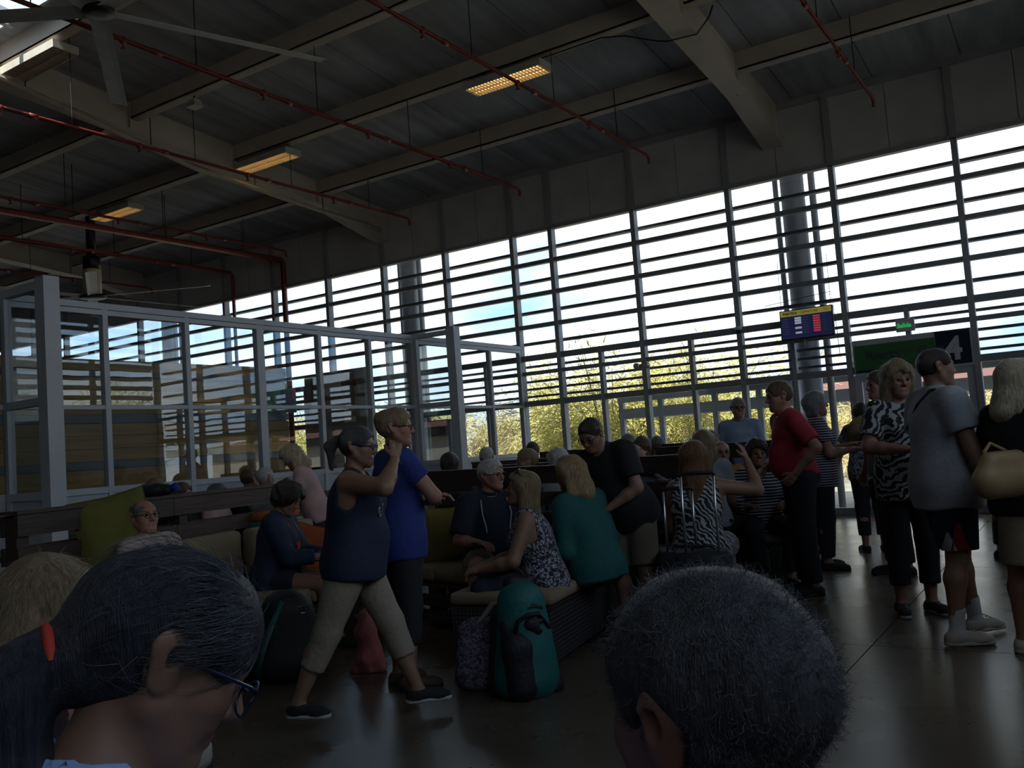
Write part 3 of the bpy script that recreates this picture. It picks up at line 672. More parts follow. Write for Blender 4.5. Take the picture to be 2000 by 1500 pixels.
    cid = np.full(n-1, -1, np.int32); cid[I, Jx, K] = np.arange(len(I))
    Q = []
    for ax in range(3):
        s0 = [slice(1,-1)]*3; s0[ax] = slice(0, -1); s1 = list(s0); s1[ax] = slice(1, None)
        A = ins[tuple(s0)]; B = ins[tuple(s1)]; e = np.nonzero(A != B)
        if len(e[0]) == 0: continue
        g = [e[0]+(0 if ax == 0 else 1), e[1]+(0 if ax == 1 else 1), e[2]+(0 if ax == 2 else 1)]
        o1, o2 = [(1,2),(2,0),(0,1)][ax]
        def at(d1, d2):
            q = [g[0].copy(), g[1].copy(), g[2].copy()]; q[o1] = q[o1]-d1; q[o2] = q[o2]-d2; return cid[q[0], q[1], q[2]]
        qd = np.stack([at(1,1), at(0,1), at(0,0), at(1,0)], 1); flip = ~A[e]
        qd[flip] = qd[flip][:, ::-1]; Q.append(qd)
    Q = np.concatenate(Q); Q = Q[(Q >= 0).all(1)]
    return Vt, Q
def np_mesh(name, V, Q, mat=None):
    me = bpy.data.meshes.new(name); me.vertices.add(len(V)); me.vertices.foreach_set('co', V.astype(np.float32).ravel())
    me.loops.add(Q.size); me.loops.foreach_set('vertex_index', Q.astype(np.int32).ravel())
    me.polygons.add(len(Q)); me.polygons.foreach_set('loop_start', np.arange(0, Q.size, 4, dtype=np.int32))
    try: me.polygons.foreach_set('loop_total', np.full(len(Q), 4, np.int32))
    except Exception: pass
    me.polygons.foreach_set('use_smooth', np.ones(len(Q), bool)); me.update(); me.validate()
    if mat is not None: me.materials.append(mat)
    return me
def rotm(yaw=0, pitch=0, roll=0):     # head frame: x right, y forward, z up; pitch > 0 looks down, yaw > 0 turns left
    return np.array(Matrix.Rotation(yaw, 3, 'Z') @ Matrix.Rotation(-pitch, 3, 'X') @ Matrix.Rotation(roll, 3, 'Y'))
def ik(a, c, l1, l2, pole):
    a = np.asarray(a, float); c = np.asarray(c, float); d = c-a; L = np.linalg.norm(d); L2 = min(L, (l1+l2)*.999); u = unit(d); c = a+u*L2
    x = (l1*l1-l2*l2+L2*L2)/(2*L2); hgt = math.sqrt(max(l1*l1-x*x, 0)); p = np.asarray(pole, float); p = unit(p-u*p.dot(u))
    return a+u*x+p*hgt, c
SKIN = {'fair': M('fair skin', (.33,.19,.14), .55, 0, .08, 9), 'pink': M('ruddy skin', (.33,.165,.12), .55, 0, .08, 9), 'tan': M('tanned skin', (.26,.14,.092), .55, 0, .08, 9)}
for m_ in SKIN.values():
    m_.node_tree.nodes['Principled BSDF'].inputs['Subsurface Weight'].default_value = 0.0
EYE_M = M('dark eye', (.03,.022,.018), .15); LIP_M = M('lip', (.32,.12,.10), .45); BROW_M = M('eyebrow', (.10,.07,.05), .9)
def hairmat(name, rgb, rough=.45): return M(name, rgb, rough, 0, .5, 9, .55, 40, (14,14,1.2))
def head_prims(fem=False):
    P = []
    P.append(Pr((0,-.020,.026), (0,.012,.030), .083, .080, (1,0,0), 1.10, .02))
    P.append(Pr((0,.030,-.005), (0,.040,-.070), .062, .046, None, 1, .03))
    for s in (-1,1):
        P.append(Pr((s*.052,.005,-.045), (s*.018,.070,-.094), .022, .018, None, 1, .03))
        P.append(Pr((s*.036,.058,-.022), (s*.030,.062,-.040), .030, .026, None, 1, .025))
        P.append(Pr((s*.076,-.008,-.016), (s*.082,-.016,.018), .018, .025, (1,.25,0), 2.6, .008))
        P.append(Pr((s*.031,.104,.004), (s*.034,.100,.004), .017, .017, None, 1, .016, '-'))
        P.append(Pr((s*.031,.0785,.003), (s*.0315,.0785,.003), .0135, .0135, None, 1, .003))
        P.append(Pr((s*.088,-.006,.004), (s*.088,-.008,.012), .010, .010, None, 1, .008, '-'))
    P.append(Pr((0,.070,-.098), (0,.070,-.100), .024, .020, None, 1, .02))
    P.append(Pr((-.034,.078,.022), (.034,.078,.022), .013 if not fem else .010, None, None, 1, .02))
    P.append(Pr((0,.092,.010), (0,.113,-.028), .008, .0115, None, 1, .012))
    for s in (-1,1): P.append(Pr((s*.010,.101,-.032), (s*.013,.098,-.034), .0085, .007, None, 1, .008))
    P.append(Pr((-.018,.090,-.058), (.018,.090,-.058), .0065, None, None, 1, .008)); P.append(Pr((-.015,.089,-.068), (.015,.089,-.068), .0075, None, None, 1, .008))
    P.append(Pr((-.022,.100,-.0628), (.022,.100,-.0628), .0028, None, None, 1, .004, '-'))
    return P
def hair_prims(style, ln=.25):
    """hair in head space; returns (prims, noise amplitude, noise frequency)"""
    cap = lambda g, k=.02: Pr((0,-.022,.030), (0,.010,.036), .083+g, .080+g, (1,0,0), 1.08, k)
    face = [Pr((0,.115,-.030), (0,.105,.010), .062, .050, (1,0,0), .80, .02, '-'), Pr((0,.120,-.12), (0,.100,-.05), .07, .065, (1,0,0), .85, .02, '-')]
    neck = [Pr((0,.02,-.145), (0,-.03,-.135), .075, .07, None, 1, .02, '-')]
    earcut = [Pr((s*.085,.02,-.030), (s*.085,-.008,-.005), .030, .026, None, 1, .015, '-') for s in (-1,1)]
    if style == 'short': return [cap(.013)]+face+neck+earcut, .005, 90
    if style == 'crop': return [cap(.006)]+face+neck+earcut, .002, 120
    if style == 'rim': return [cap(.006)]+face+neck+earcut+[Pr((0,.03,.115), (0,-.015,.125), .075, .07, None, 1, .01, '-')], .002, 120
    if style == 'curly': return [cap(.034), Pr((0,-.06,-.03), (0,-.04,.02), .075, .085, None, 1, .03)]+[Pr((s*.07,-.01,.0), (s*.06,.0,.06), .035, .04, None, 1, .03) for s in (-1,1)]+face, .016, 75
    if style == 'bob': return [cap(.022), Pr((0,-.055,-.07), (0,-.045,.02), .062, .075, (0,1,0), 1.1, .03)]+[Pr((s*.068,-.015,-.085), (s*.062,.0,.04), .028, .04, None, 1, .03) for s in (-1,1)]+face, .006, 80
    if style == 'curlylong': return [cap(.030), Pr((0,-.07,-.14), (0,-.05,.02), .075, .08, None, 1, .03)]+[Pr((s*.085,-.01,-.16), (s*.065,.0,.05), .045, .045, None, 1, .03) for s in (-1,1)]+face, .017, 70
    if style == 'long': return [cap(.022), Pr((0,-.105,-.05-ln), (0,-.05,.02), .078, .080, (0,1,0), 1.2, .03)]+[Pr((s*.082,-.060,-.06-ln*.9), (s*.064,.0,.045), .040, .042, None, 1, .03) for s in (-1,1)]+face, .007, 60
    if style == 'pony': return [cap(.013)]+face+neck+earcut+[Pr((0,-.105,.045), (0,-.118,.043), .026, .022, None, 1, .015), Pr((0,-.125,.045), (0,-.165,.0), .022, .034, None, 1, .015), Pr((0,-.165,.0), (0,-.155,-.13), .034, .012, None, 1, .02)], .004, 80
    if style == 'lowpony': return [cap(.013), Pr((0,-.080,-.035), (0,-.06,.02), .05, .07, None, 1, .03)]+face+[Pr((0,.05,-.145), (0,.0,-.150), .07, .06, None, 1, .02, '-')]+earcut+[Pr((s*.088,.060,-.055), (s*.090,.000,-.012), .048, .040, None, 1, .012, '-') for s in (-1,1)]+[Pr((0,-.112,-.036), (0,-.122,-.052), .030, .028, None, 1, .012), Pr((0,-.122,-.052), (0,-.133,-.10), .030, .046, None, 1, .02), Pr((0,-.133,-.10), (0,-.09,-.17), .046, .042, None, 1, .03), Pr((0,-.09,-.17), (0,.01,-.29), .042, .02, None, 1, .03)], .004, 80
    if style == 'bun': return [cap(.016), Pr((0,-.085,.06), (0,-.075,.03), .045, .05, None, 1, .03)]+face+neck+earcut, .008, 70
    return [cap(.012)]+face+neck+earcut, .004, 80
def hand_prims(w, dh, pn, side, curl=.5, spread=.0, sc=1.0):
    """palm and five fingers; w wrist, dh direction, pn palm normal, side +1 right hand / -1 left (thumb side)"""
    dh = unit(dh); pn = unit(np.asarray(pn, float)-dh*np.dot(pn, dh)); la = np.cross(dh, pn)*side; P = []
    w = np.asarray(w, float); kn = w+dh*.088*sc
    P.append(Pr(w, w+dh*.04*sc, .024*sc, .028*sc, pn, 1.5, .015)); P.append(Pr(w+dh*.045*sc-la*.016*sc, kn-la*.022*sc, .020*sc, .015*sc, pn, 1.4, .012)); P.append(Pr(w+dh*.045*sc+la*.016*sc, kn+la*.022*sc, .020*sc, .015*sc, pn, 1.4, .012))
    for i, (o, l) in enumerate(((.031,.070),(.010,.079),(-.011,.073),(-.031,.058))):
        b = kn+la*o*sc; d = unit(dh+la*spread*o*12)
        c1 = curl*.9; d1 = d*math.cos(c1)+pn*math.sin(c1); m = b+d1*l*.5*sc; c2 = curl*2.1; d2 = d*math.cos(c2)+pn*math.sin(c2); e = m+d2*l*.52*sc
        P.append(Pr(b-d*.008, m, .0098*sc, .0088*sc, None, 1, .006)); P.append(Pr(m, e, .0088*sc, .0070*sc, None, 1, .004))
    tb = w+dh*.030*sc+la*.026*sc; t1 = tb+(dh*.6+la*.62+pn*.28)*.042*sc; t2 = t1+(dh*.9+la*.15+pn*.3*(1+curl))*.034*sc
    P.append(Pr(tb, t1, .0125*sc, .0105*sc, None, 1, .012)); P.append(Pr(t1, t2, .0102*sc, .008*sc, None, 1, .004))
    return P
def facing(theta):      # 0 = away from the camera, 90 = towards image right, 180 = towards the camera
    t = math.radians(theta); fx = math.cos(t)*-.541+math.sin(t)*.838; fy = math.cos(t)*.841+math.sin(t)*.545; return math.atan2(-fx, fy)
N_PERSON = 0
def person(label, x, y, theta, height=1.70, seat=None, fem=False, girth=1.0, belly=0.0, lean=0.0, side=0.0, twist=0.0, head=(0,0,0), skin='fair',
           hair=None, hairm=None, hairln=.25, shirt=None, sleeve=.45, hem=.06, bottom=None, cut=1.0, loose=.012, shoe=None,
           rh=None, lh=None, rfeet=None, lfeet=None, rel=None, lel=None, rk=None, lk=None, curl=(.5,.5), rpn=None, lpn=None, rdh=None, ldh=None, far=0, group='people waiting in the hall',
           skirt=False, glasses=None, head_fine=None, hair_extra=None, pz=None, socks=None, straps=False, flatseat=True, collar=None):
    """one figure. Everything in metres for a 1.70 m body, local frame: x right, y forward. head = (yaw, pitch, roll) in degrees"""
    global N_PERSON; N_PERSON += 1
    root = empty('person', (x, y, 0), facing(theta)); sc = height/1.70; root.scale = (sc, sc, sc); tag(root, label, 'person', group)
    g = girth; R = math.radians
    hres = {0: .0064, 1: .0080, 2: .0135}[far] if head_fine is None else head_fine
    bres = {0: .0155, 1: .0200, 2: .028}[far]; cres = {0: .0125, 1: .0165, 2: .024}[far]
    sw = .155 if fem else .178; hw = .092 if fem else .086
    if seat is not None: pz_ = seat/sc+.105
    else: pz_ = .955
    if pz is not None: pz_ = pz
    P = V3(0,0,pz_); u = unit(V3(math.sin(R(side)), math.sin(R(lean)), math.cos(R(lean))*math.cos(R(side)))); tw = R(twist)
    sx = V3(math.cos(tw), math.sin(tw), 0); sx = unit(sx-u*sx.dot(u)); fw = np.cross(u, sx)   # torso right / forward
    Nk = P+u*.49; Ch = P+u*.33
    S = {s: Nk-u*.055+sx*s*sw for s in (-1,1)}
    Rh = rotm(R(head[0]), R(head[1]), R(head[2])); up_h = Rh @ V3(0,0,1)
    Hc = Nk+unit(u*.55+up_h*.45)*.095+up_h*.055+(Rh @ V3(0,.018,0))
    hip = {s: P+V3(s*hw,0,-.02) for s in (-1,1)}
    # legs
    ft = {}
    for s, f_, kk in ((1, rfeet, rk), (-1, lfeet, lk)):
        if seat is not None:
            an = V3(s*.11,.43,.085) if f_ is None else V3(*f_); pole = V3(s*.15,.3,1) if kk is None else V3(*kk)
        else:
            an = V3(s*.10,-.02,.085) if f_ is None else V3(*f_); pole = V3(s*.05,1,0) if kk is None else V3(*kk)
        kn, an = ik(hip[s], an, .43, .42, pole); ft[s] = (kn, an)
    # arms
    ar = {}
    for s, h_, ee, pn_, dh_, cu in ((1, rh, rel, rpn, rdh, curl[0]), (-1, lh, lel, lpn, ldh, curl[1])):
        if h_ is None: h_ = S[s]+V3(s*.10,.06,-.52) if seat is None else V3(s*.13,.28,pz_+.03)
        pole = V3(s*.5,-1,-.3) if ee is None else V3(*ee)
        el, wr = ik(S[s], V3(*h_), .29, .25, pole); dh = unit(wr-el) if dh_ is None else unit(V3(*dh_))
        pn = (V3(-s,0,0) if abs(dh[2]) > .7 else V3(0,0,-1)) if pn_ is None else V3(*pn_)
        ar[s] = (el, wr, dh, pn, cu)
    # ---- body prims
    torso = [Pr(P+sx*-.07+u*.0, P+sx*.07+u*.0, .112*g, None, fw, 1.08, .05), Pr(P+u*.05, P+u*.22, .122*g, .120*g, fw, 1.20, .06),
             Pr(Ch-sx*.062, Ch+sx*.062, .120*math.sqrt(g), None, fw, 1.18, .05), Pr(S[-1]+sx*.045, S[1]-sx*.045, .062, None, None, 1, .05),
             Pr(Nk-u*.05, Nk+u*.0, .085, .060, fw, 1.1, .04)]
    for s in (-1,1): torso.append(Pr(P+sx*s*.055-fw*.05-u*.03, P+sx*s*.05-fw*.04+u*.02, .085*g, None, None, 1, .05))
    if belly: torso.append(Pr(P+u*.10+fw*(.06+belly*.5), P+u*.17+fw*(.05+belly*.5), .105+belly*.6, None, None, 1, .06))
    if fem:
        for s in (-1,1): torso.append(Pr(Ch+sx*s*.068+fw*.085-u*.01, Ch+sx*s*.07+fw*.095-u*.02, .060*g, None, None, 1, .04))
    neck = [Pr(Nk-u*.02, Hc-up_h*.05-(Rh @ V3(0,.022,0)), .056 if not fem else .048, .052 if not fem else .045, None, 1, .03)]
    legs = {}; arms = {}; upper = {}
    for s in (-1,1):
        kn, an = ft[s]; cm = kn+(an-kn)*.32; bk = np.cross(unit(an-kn), V3(1,0,0)); bk = unit(bk)*(-1 if bk[1] > 0 else 1)
        legs[s] = [Pr(hip[s], kn, .090*g, .057*math.sqrt(g), None, 1, .04), Pr(kn, cm+bk*.012, .054*math.sqrt(g), .056*math.sqrt(g), None, 1, .03), Pr(cm+bk*.012, an, .056*math.sqrt(g), .036, None, 1, .03)]
        el, wr, dh, pn, cu = ar[s]
        upper[s] = Pr(S[s], el, .053*g, .043*math.sqrt(g), None, 1, .035)
        arms[s] = [upper[s], Pr(el, el+(wr-el)*.35, .042*math.sqrt(g), .043*math.sqrt(g), None, 1, .02), Pr(el+(wr-el)*.35, wr, .043*math.sqrt(g), .028, None, 1, .02)]
    hd = [Pr(Hc+Rh @ p.a, Hc+Rh @ p.b, p.ra, p.rb, None if p.n is None else Rh @ p.n, p.s, p.k, p.op) for p in head_prims(fem)]
    feet = {}
    for s in (-1,1):
        kn, an = ft[s]; fd = unit(V3((an-kn)[0]*.2+s*.22, 1, 0)) if seat is None else unit(V3(s*.2, 1, 0))
        z0 = an[2]-.085
        feet[s] = (an, fd, [Pr(an+V3(0,0,-.02), an+V3(0,0,-.05)-fd*.03, .040, .036, None, 1, .02), Pr(an+V3(0,0,-.045), V3(an[0],an[1],z0+.030)+fd*.13, .038, .030, None, 1, .02), Pr(V3(an[0],an[1],z0+.030)+fd*.12, V3(an[0],an[1],z0+.026)+fd*.165, .032, .025, (0,0,1), 1.2, .02)])
    hands = {s: hand_prims(ar[s][1], ar[s][2], ar[s][3], s, ar[s][4]) for s in (-1,1)}
    allp = torso+neck+legs[1]+legs[-1]+arms[1]+arms[-1]+feet[1][2]+feet[-1][2]
    V, Q = field_mesh(allp, bres)
    # fine head and hands replace the coarse ones inside their boxes
    parts_v = [V]; parts_q = [Q]
    Vh, Qh = field_mesh(torso+neck+hd, hres, lo=Hc-V3(.16,.16,.165), hi=Hc+V3(.16,.16,.18)); parts_v.append(Vh); parts_q.append(Qh)
    for s in (-1,1):
        w = ar[s][1]; Vs, Qs = field_mesh([arms[s][2]]+hands[s], {0:.0052,1:.0075,2:.014}[far], lo=w-V3(.2,.2,.2), hi=w+V3(.2,.2,.2)); 
        fwd_ = unit(w-ar[s][0]); keep = ((Vs-w) @ fwd_ > -.03)[Qs].any(1); parts_v.append(Vs); parts_q.append(Qs[keep])
    off = np.cumsum([0]+[len(v) for v in parts_v[:-1]]); V = np.concatenate(parts_v); Q = np.concatenate([q+o for q, o in zip(parts_q, off)])
    used = np.zeros(len(V), bool); used[Q.ravel()] = True; remap = np.cumsum(used)-1; V = V[used]; Q = remap[Q]
    me = np_mesh('body', V, Q, SKIN[skin]); me.materials.append(EYE_M); me.materials.append(LIP_M); me.materials.append(hairm if (hairm is not None and hair != 'rim') else BROW_M)
    if far < 2:
        c = V[Q].mean(1); lc = (c-Hc) @ Rh      # head space
        mi = np.zeros(len(Q), np.int32); ax_ = np.abs(lc[:,0])
        mi[(np.hypot(ax_-.031, lc[:,2]-.003) < .0105) & (lc[:,1] > .082)] = 1
        mi[(ax_ < .021) & (np.abs(lc[:,2]+.0625) < .011) & (lc[:,1] > .075)] = 2
        mi[(np.abs(ax_-.033) < .020) & (np.abs(lc[:,2]-.0265) < .0045) & (lc[:,1] > .07)] = 3
        if len(mi) == len(me.polygons): me.polygons.foreach_set('material_index', mi)
    link('body', me, None, root)
    fold = wobble(N_PERSON*3+1, 26)
    # ---- shirt
    if shirt is not None:
        hp = P-u*hem; cl = [(hp, -u)]
        tp = [p.grow(loose) for p in torso]
        tp.append(Pr(P+u*.02, P+u*.30, .128*g+loose, .122*g+loose, fw, 1.16, .06))
        if hem > .03: tp.append(Pr(P-u*(hem+.05)-sx*.06, P-u*(hem+.05)+sx*.06, .118*g+loose, None, fw, 1.10, .06))
        if belly and hem > .03: tp.append(Pr(P+u*.10+fw*(.05+belly*.6), P-u*(hem+.06)+fw*(.035+belly*.5), .110+belly*.5+loose, .105+belly*.4+loose, None, 1, .06))
        if hem > .08 and seat is None: tp.append(Pr(P+u*.14+fw*.02, P-u*(hem+.06)+fw*.015, .116*g+loose, .122*g+loose, fw, 1.0, .06)); tp.append(Pr(P-u*(hem*.5)-sx*.05, P-u*(hem*.5)+sx*.05, .126*g+loose, None, fw, 1.05, .05))
        tp = [Pr(p.a, p.b, p.ra, p.rb, p.n, p.s, p.k, p.op, cl) for p in tp]
        if sleeve > 0:
            for s in (-1,1):
                el, wr = ar[s][0], ar[s][1]
                if sleeve <= 1:
                    end = S[s]+(el-S[s])*sleeve; tp.append(Pr(S[s], end+unit(el-S[s])*.03, .060*g+loose, .055*g+loose*1.3, None, 1, .03, '+', [(end, unit(el-S[s]))]))
                else:
                    tp.append(upper[s].grow(loose, k=.03)); end = el+(wr-el)*(sleeve-1); tp.append(Pr(el, end, .042*g+loose, .034*g+loose, None, 1, .025, '+', [(end-unit(wr-el)*.01, unit(wr-el))]))
        else:   # sleeveless: cut the shoulders away outside the straps
            for s in (-1,1): tp.append(Pr(S[s]+sx*s*.035+u*.03, S[s]+sx*s*.05-u*.10, .060, .055, None, 1, .015, '-'))
            tp.append(Pr(Nk+fw*.09+u*.0, Nk+fw*.07-u*.02, .075, .06, None, 1, .01, '-')); tp.append(Pr(Nk-fw*.09+u*.02, Nk-fw*.08, .06, .05, None, 1, .01, '-'))
        tp.append(Pr(Nk+u*.035+fw*.03, Nk+u*.06, .062 if not fem else .066, None, None, 1, .01, '-'))
        Vs, Qs = field_mesh(tp, cres, noise=(fold, .0045)); so = link('shirt', np_mesh('shirt', Vs, Qs, shirt), None, root)
    if collar is not None:
        cm_ = MB(); 
        ring = [tuple(Nk+u*.030+sx*.066*math.cos(a)+fw*(.066*math.sin(a)+.004)-u*.016*max(0,math.sin(a))) for a in np.linspace(-1.2*PI*1.0+.6, .45*PI+.6, 15)]
        cm_.tube([Vector(q) for q in ring], .013, 6).build('collar', collar, root, True)
    # ---- bottoms
    if bottom is not None:
        wl = P+u*(.10 if shirt is None or hem < .02 else min(.06, .035-hem))
        bp = []
        tops = [torso[0], torso[1]]+[p for p in torso[5:7]]
        if belly: tops.append(torso[7].grow(-.02))
        for p in tops: bp.append(Pr(p.a, p.b, p.ra+.010, p.rb+.010, p.n, p.s, p.k, '+', [(wl, u)]))
        if skirt:
            if seat is None:
                zb = P[2]-.02-.43*cut; bp.append(Pr(P-u*.02, V3(P[0],P[1],zb-.05), .135*g, .165*g, (0,1,0), 1.15, .05, '+', [((0,0,zb), (0,0,-1))]))
            else:
                for s in (-1,1): kn = ft[s][0]; e = hip[s]+(kn-hip[s])*cut; bp.append(Pr(hip[s], e, .105*g, .088*g, None, 1, .09, '+', [(e, unit(kn-hip[s]))]))
        else:
            for s in (-1,1):
                kn, an = ft[s]
                if cut <= 1:
                    e = hip[s]+(kn-hip[s])*cut; d_ = unit(kn-hip[s]); bp.append(Pr(hip[s], e+d_*.04, .100*g+loose*.5, .078*g+loose, None, 1, .03, '+', [(e, d_)]+([(wl, u)] if seat is None else [])))
                else:
                    bp.append(legs[s][0].grow(.014, [(wl, u)] if seat is None else None, .03)); e = kn+(an-kn)*(cut-1); d_ = unit(an-kn); bp.append(Pr(kn, e+d_*.03, .064*math.sqrt(g)+.010, .050*math.sqrt(g)+.014, None, 1, .03, '+', [(e, d_)]))
        Vs, Qs = field_mesh(bp, cres, noise=(wobble(N_PERSON*3+2, 24), .0045))
        link('skirt' if skirt else ('shorts' if cut <= 1 else 'trousers'), np_mesh('bottoms', Vs, Qs, bottom), None, root)
    # ---- socks, shoes
    if socks is not None:
        for s in (-1,1):
            kn, an = ft[s]; e = an+(kn-an)*.30; Vs, Qs = field_mesh([Pr(an, e+(kn-an)*.1, .041, .050, None, 1, .02, '+', [(e, unit(kn-an))])]+[p.grow(.003) for p in feet[s][2]], .010); link('sock', np_mesh('sock', Vs, Qs, socks), None, root)
    if shoe is not None:
        um, sm = shoe
        for s in (-1,1):
            an, fd, fp = feet[s]; z0 = an[2]-.085; clp = [((0,0,an[2]-.012), (0,0,1))]
            Vs, Qs = field_mesh([p.grow(.008, clp) for p in fp], .0085 if far < 2 else .014, clips=[((0,0,z0+.012),(0,0,-1))]); sh = link('shoe', np_mesh('shoe', Vs, Qs, um), None, root)
            b0 = V3(an[0],an[1],z0+.012); Vs, Qs = field_mesh([Pr(b0-fd*.035, b0+fd*.05, .042, .040, (0,0,1), 1, .02), Pr(b0+fd*.05, b0+fd*.165, .040, .036, None, 1, .02)], .009 if far < 2 else .014, clips=[((0,0,z0),(0,0,-1)),((0,0,z0+.024),(0,0,1))]); link('sole', np_mesh('sole', Vs, Qs, sm), None, sh)
            if socks is not None:
                lm = MB(); sd = V3(fd[1],-fd[0],0)
                for k in range(4):
                    c = V3(an[0],an[1],z0+.098-.011*k)+fd*(.045+.024*k); lm.tube([tuple(c-sd*.024), tuple(c+V3(0,0,.006)), tuple(c+sd*.024)], .0035, 5)
                lm.build('laces', sm, sh, True)
    # ---- hair
    if hair is not None:
        hp_, amp, fr = hair_prims(hair, hairln)
        if hair_extra: hp_ = hp_+hair_extra
        hp_ = [Pr(Hc+Rh @ p.a, Hc+Rh @ p.b, p.ra, p.rb, None if p.n is None else Rh @ p.n, p.s, p.k, p.op) for p in hp_]
        wv = wobble(N_PERSON*3+3, fr); Vs, Qs = field_mesh(hp_, hres*1.05 if far < 2 else .010, noise=(wv, amp)); link('hair', np_mesh('hair', Vs, Qs, hairm), None, root)
    if glasses is not None:
        gm = MB(); E = lambda *p: tuple(Hc+Rh @ V3(*p))
        for s in (-1,1):
            gm.tube([E(s*(.034+.024*math.cos(a)), .106-.004*abs(math.cos(a)), .000+.019*math.sin(a)) for a in np.linspace(0, 2*PI, 15)], .0022, 5, False)
            gm.tube([E(s*.058,.103,.006), E(s*.078,.05,.008), E(s*.080,-.01,.010), E(s*.080,-.03,-.012)], .0024, 5)
        gm.tube([E(-.011,.108,.004), E(.011,.108,.004)], .0022, 5)
        gm.build('glasses', glasses, root, True)
    root['_head'] = [float(q) for q in Hc]
    return root, dict(Hc=Hc, Rh=Rh, N=Nk, S=S, P=P, u=u, sx=sx, fw=fw, ar=ar, ft=ft, g=g)
# ================================================================== benches, cushions
BOARDS = (DARKWOOD, DARKWOOD2)
def pallet_bench(p0, p1, lab, ztop=1.17, depth=.9, side=-1, back=True, base=True, group='dark pallet wood benches', seat_z=.33):
    """bench along p0->p1; seat lies on the `side` (-1 right hand, +1 left hand) of that line"""
    dx, dy = p1[0]-p0[0], p1[1]-p0[1]; L = math.hypot(dx, dy); o = empty('pallet_bench', (p0[0], p0[1], 0), math.atan2(dy, dx)); tag(o, lab, 'bench', group)
    s = side; k = 0
    if back:
        n = max(2, int(L/1.1)+1)
        for i in range(n):
            x = .06+(L-.12)*i/(n-1); MB().box(x-.045, x+.045, -.045, .045, 0, ztop-.02).build('post', DARKWOOD, o)
        rows = [(ztop-.13, ztop), (ztop-.31, ztop-.20), (ztop-.48, ztop-.38), (ztop-.66, ztop-.56)]
        for f in (-1, 1):
            for i, (a, b) in enumerate(rows):
                cuts = [0, L*random.uniform(.38,.62), L] if L > 1.8 else [0, L]
                for c0, c1 in zip(cuts[:-1], cuts[1:]):
                    j = random.uniform(-.006,.006); MB().box(c0+.003, c1-.003, f*.047, f*(.067+random.uniform(0,.006)), a+j, b+j).build('back_board', BOARDS[k % 2], o); k += 1
        MB().box(0, L, -.075, .075, ztop, ztop+.022).build('top_board', DARKWOOD2, o)
    if base:
        y0, y1 = s*.08, s*(.08+depth)
        for i in range(6):
            ya = y0+(y1-y0)*(i+.06)/6; yb = y0+(y1-y0)*(i+.94)/6
            MB().box(0, L, ya, yb, seat_z-.025, seat_z).build('seat_board', BOARDS[i % 2], o)
        n = max(2, int(L/.8)+1)
        for i in range(n):
            x = .06+(L-.12)*i/(n-1)
            for y in (y0+s*.06, y1-s*.06): MB().box(x-.05, x+.05, y-.05, y+.05, 0, seat_z-.025).build('block', DARKWOOD, o)
        for z in (.04, .16): MB().box(0, L, y1-s*.005, y1+s*.018, z, z+.09).build('front_board', DARKWOOD2, o)
    return o
def cushion_row(p0, p1, lab, side=-1, off=.10, depth=.75, z=.335, t=.12, n=3, mat=TAN, back=False):
    dx, dy = p1[0]-p0[0], p1[1]-p0[1]; L = math.hypot(dx, dy); a = math.atan2(dy, dx); w = L/n
    for i in range(n):
        c = ((i+.5)*w, side*(off+depth/2)); x = p0[0]+math.cos(a)*c[0]-math.sin(a)*c[1]; y = p0[1]+math.sin(a)*c[0]+math.cos(a)*c[1]
        o = empty('seat_cushion', (x, y, z), a); tag(o, lab+', '+('nearest the cream pillow', 'next along from the cream pillow', 'third along from the cream pillow', 'at the far end')[i] if n == 4 else lab+', '+('at the corner end', 'in the middle', 'at the open end')[i], 'cushion', 'tan canvas bench cushions')
        MB().bbox(-w/2+.006, w/2-.006, -depth/2, depth/2, 0, t, .035).build('cover', mat, o, True)
        MB().tube([(-w/2+.03, -depth/2+.008, t*.5), (w/2-.03, -depth/2+.008, t*.5)], .005, 5).build('piping', mat, o); MB().tube([(-w/2+.03, depth/2-.008, t*.5), (w/2-.03, depth/2-.008, t*.5)], .005, 5).build('piping', mat, o)
B1a, B1b = (-5.62, 2.95), (-6.33, 5.9)
pallet_bench(B1a, B1b, 'long dark pallet bench with high back behind the reclining man', 1.16, 1.1, -1)
cushion_row(B1a, B1b, 'tan cushion on the long bench', -1, .12, 1.04, n=4)
B2a, B2b = (-6.0, 7.14), (-3.35, 6.45)
pallet_bench(B2a, B2b, 'dark pallet bench with high back behind the white haired man', 1.16, 1.0, -1)
cushion_row(B2a, B2b, 'tan cushion on the bench of the white haired man', -1, .12, .95, n=3)
# back rest cushions
for (x, y, a, lab) in ((-5.83, 4.35, math.atan2(3.65,-.88), 'tan canvas back cushion leaning on the long bench'), (-6.0, 5.3, math.atan2(3.65,-.88), 'tan canvas back cushion behind the woman in the navy jacket')):
    o = empty('back_cushion', (x, y, .46), a); tag(o, lab, 'cushion', 'tan canvas back cushions')
    MB().bbox(-.45,.45,-.20,-.07,0,.40,.04).build('cover', TAN, o, True); MB().tube([(-.42,-.205,.2),(.42,-.205,.2)], .004, 5).build('piping', TAN, o)
pallet_bench((-8.42, 10.2), (-8.42, 4.95), 'dark pallet bench standing against the glass partition', .95, .75, 1)
pallet_bench((-6.9, 9.7), (-4.6, 9.0), 'dark pallet bench in the middle row below the far post', 1.18, .8, -1)
pallet_bench((-5.9, 8.4), (-3.9, 8.05), 'dark pallet bench with the blond man in blue', 1.15, .62, -1)
pallet_bench((-7.0, 11.6), (-4.3, 10.65), 'dark pallet bench nearest the tall windows', 1.24, .7, -1)
pallet_bench((-3.75, 7.5), (-2.95, 7.3), 'short dark pallet bench with the sleeping bald man', 1.17, .75, 1)
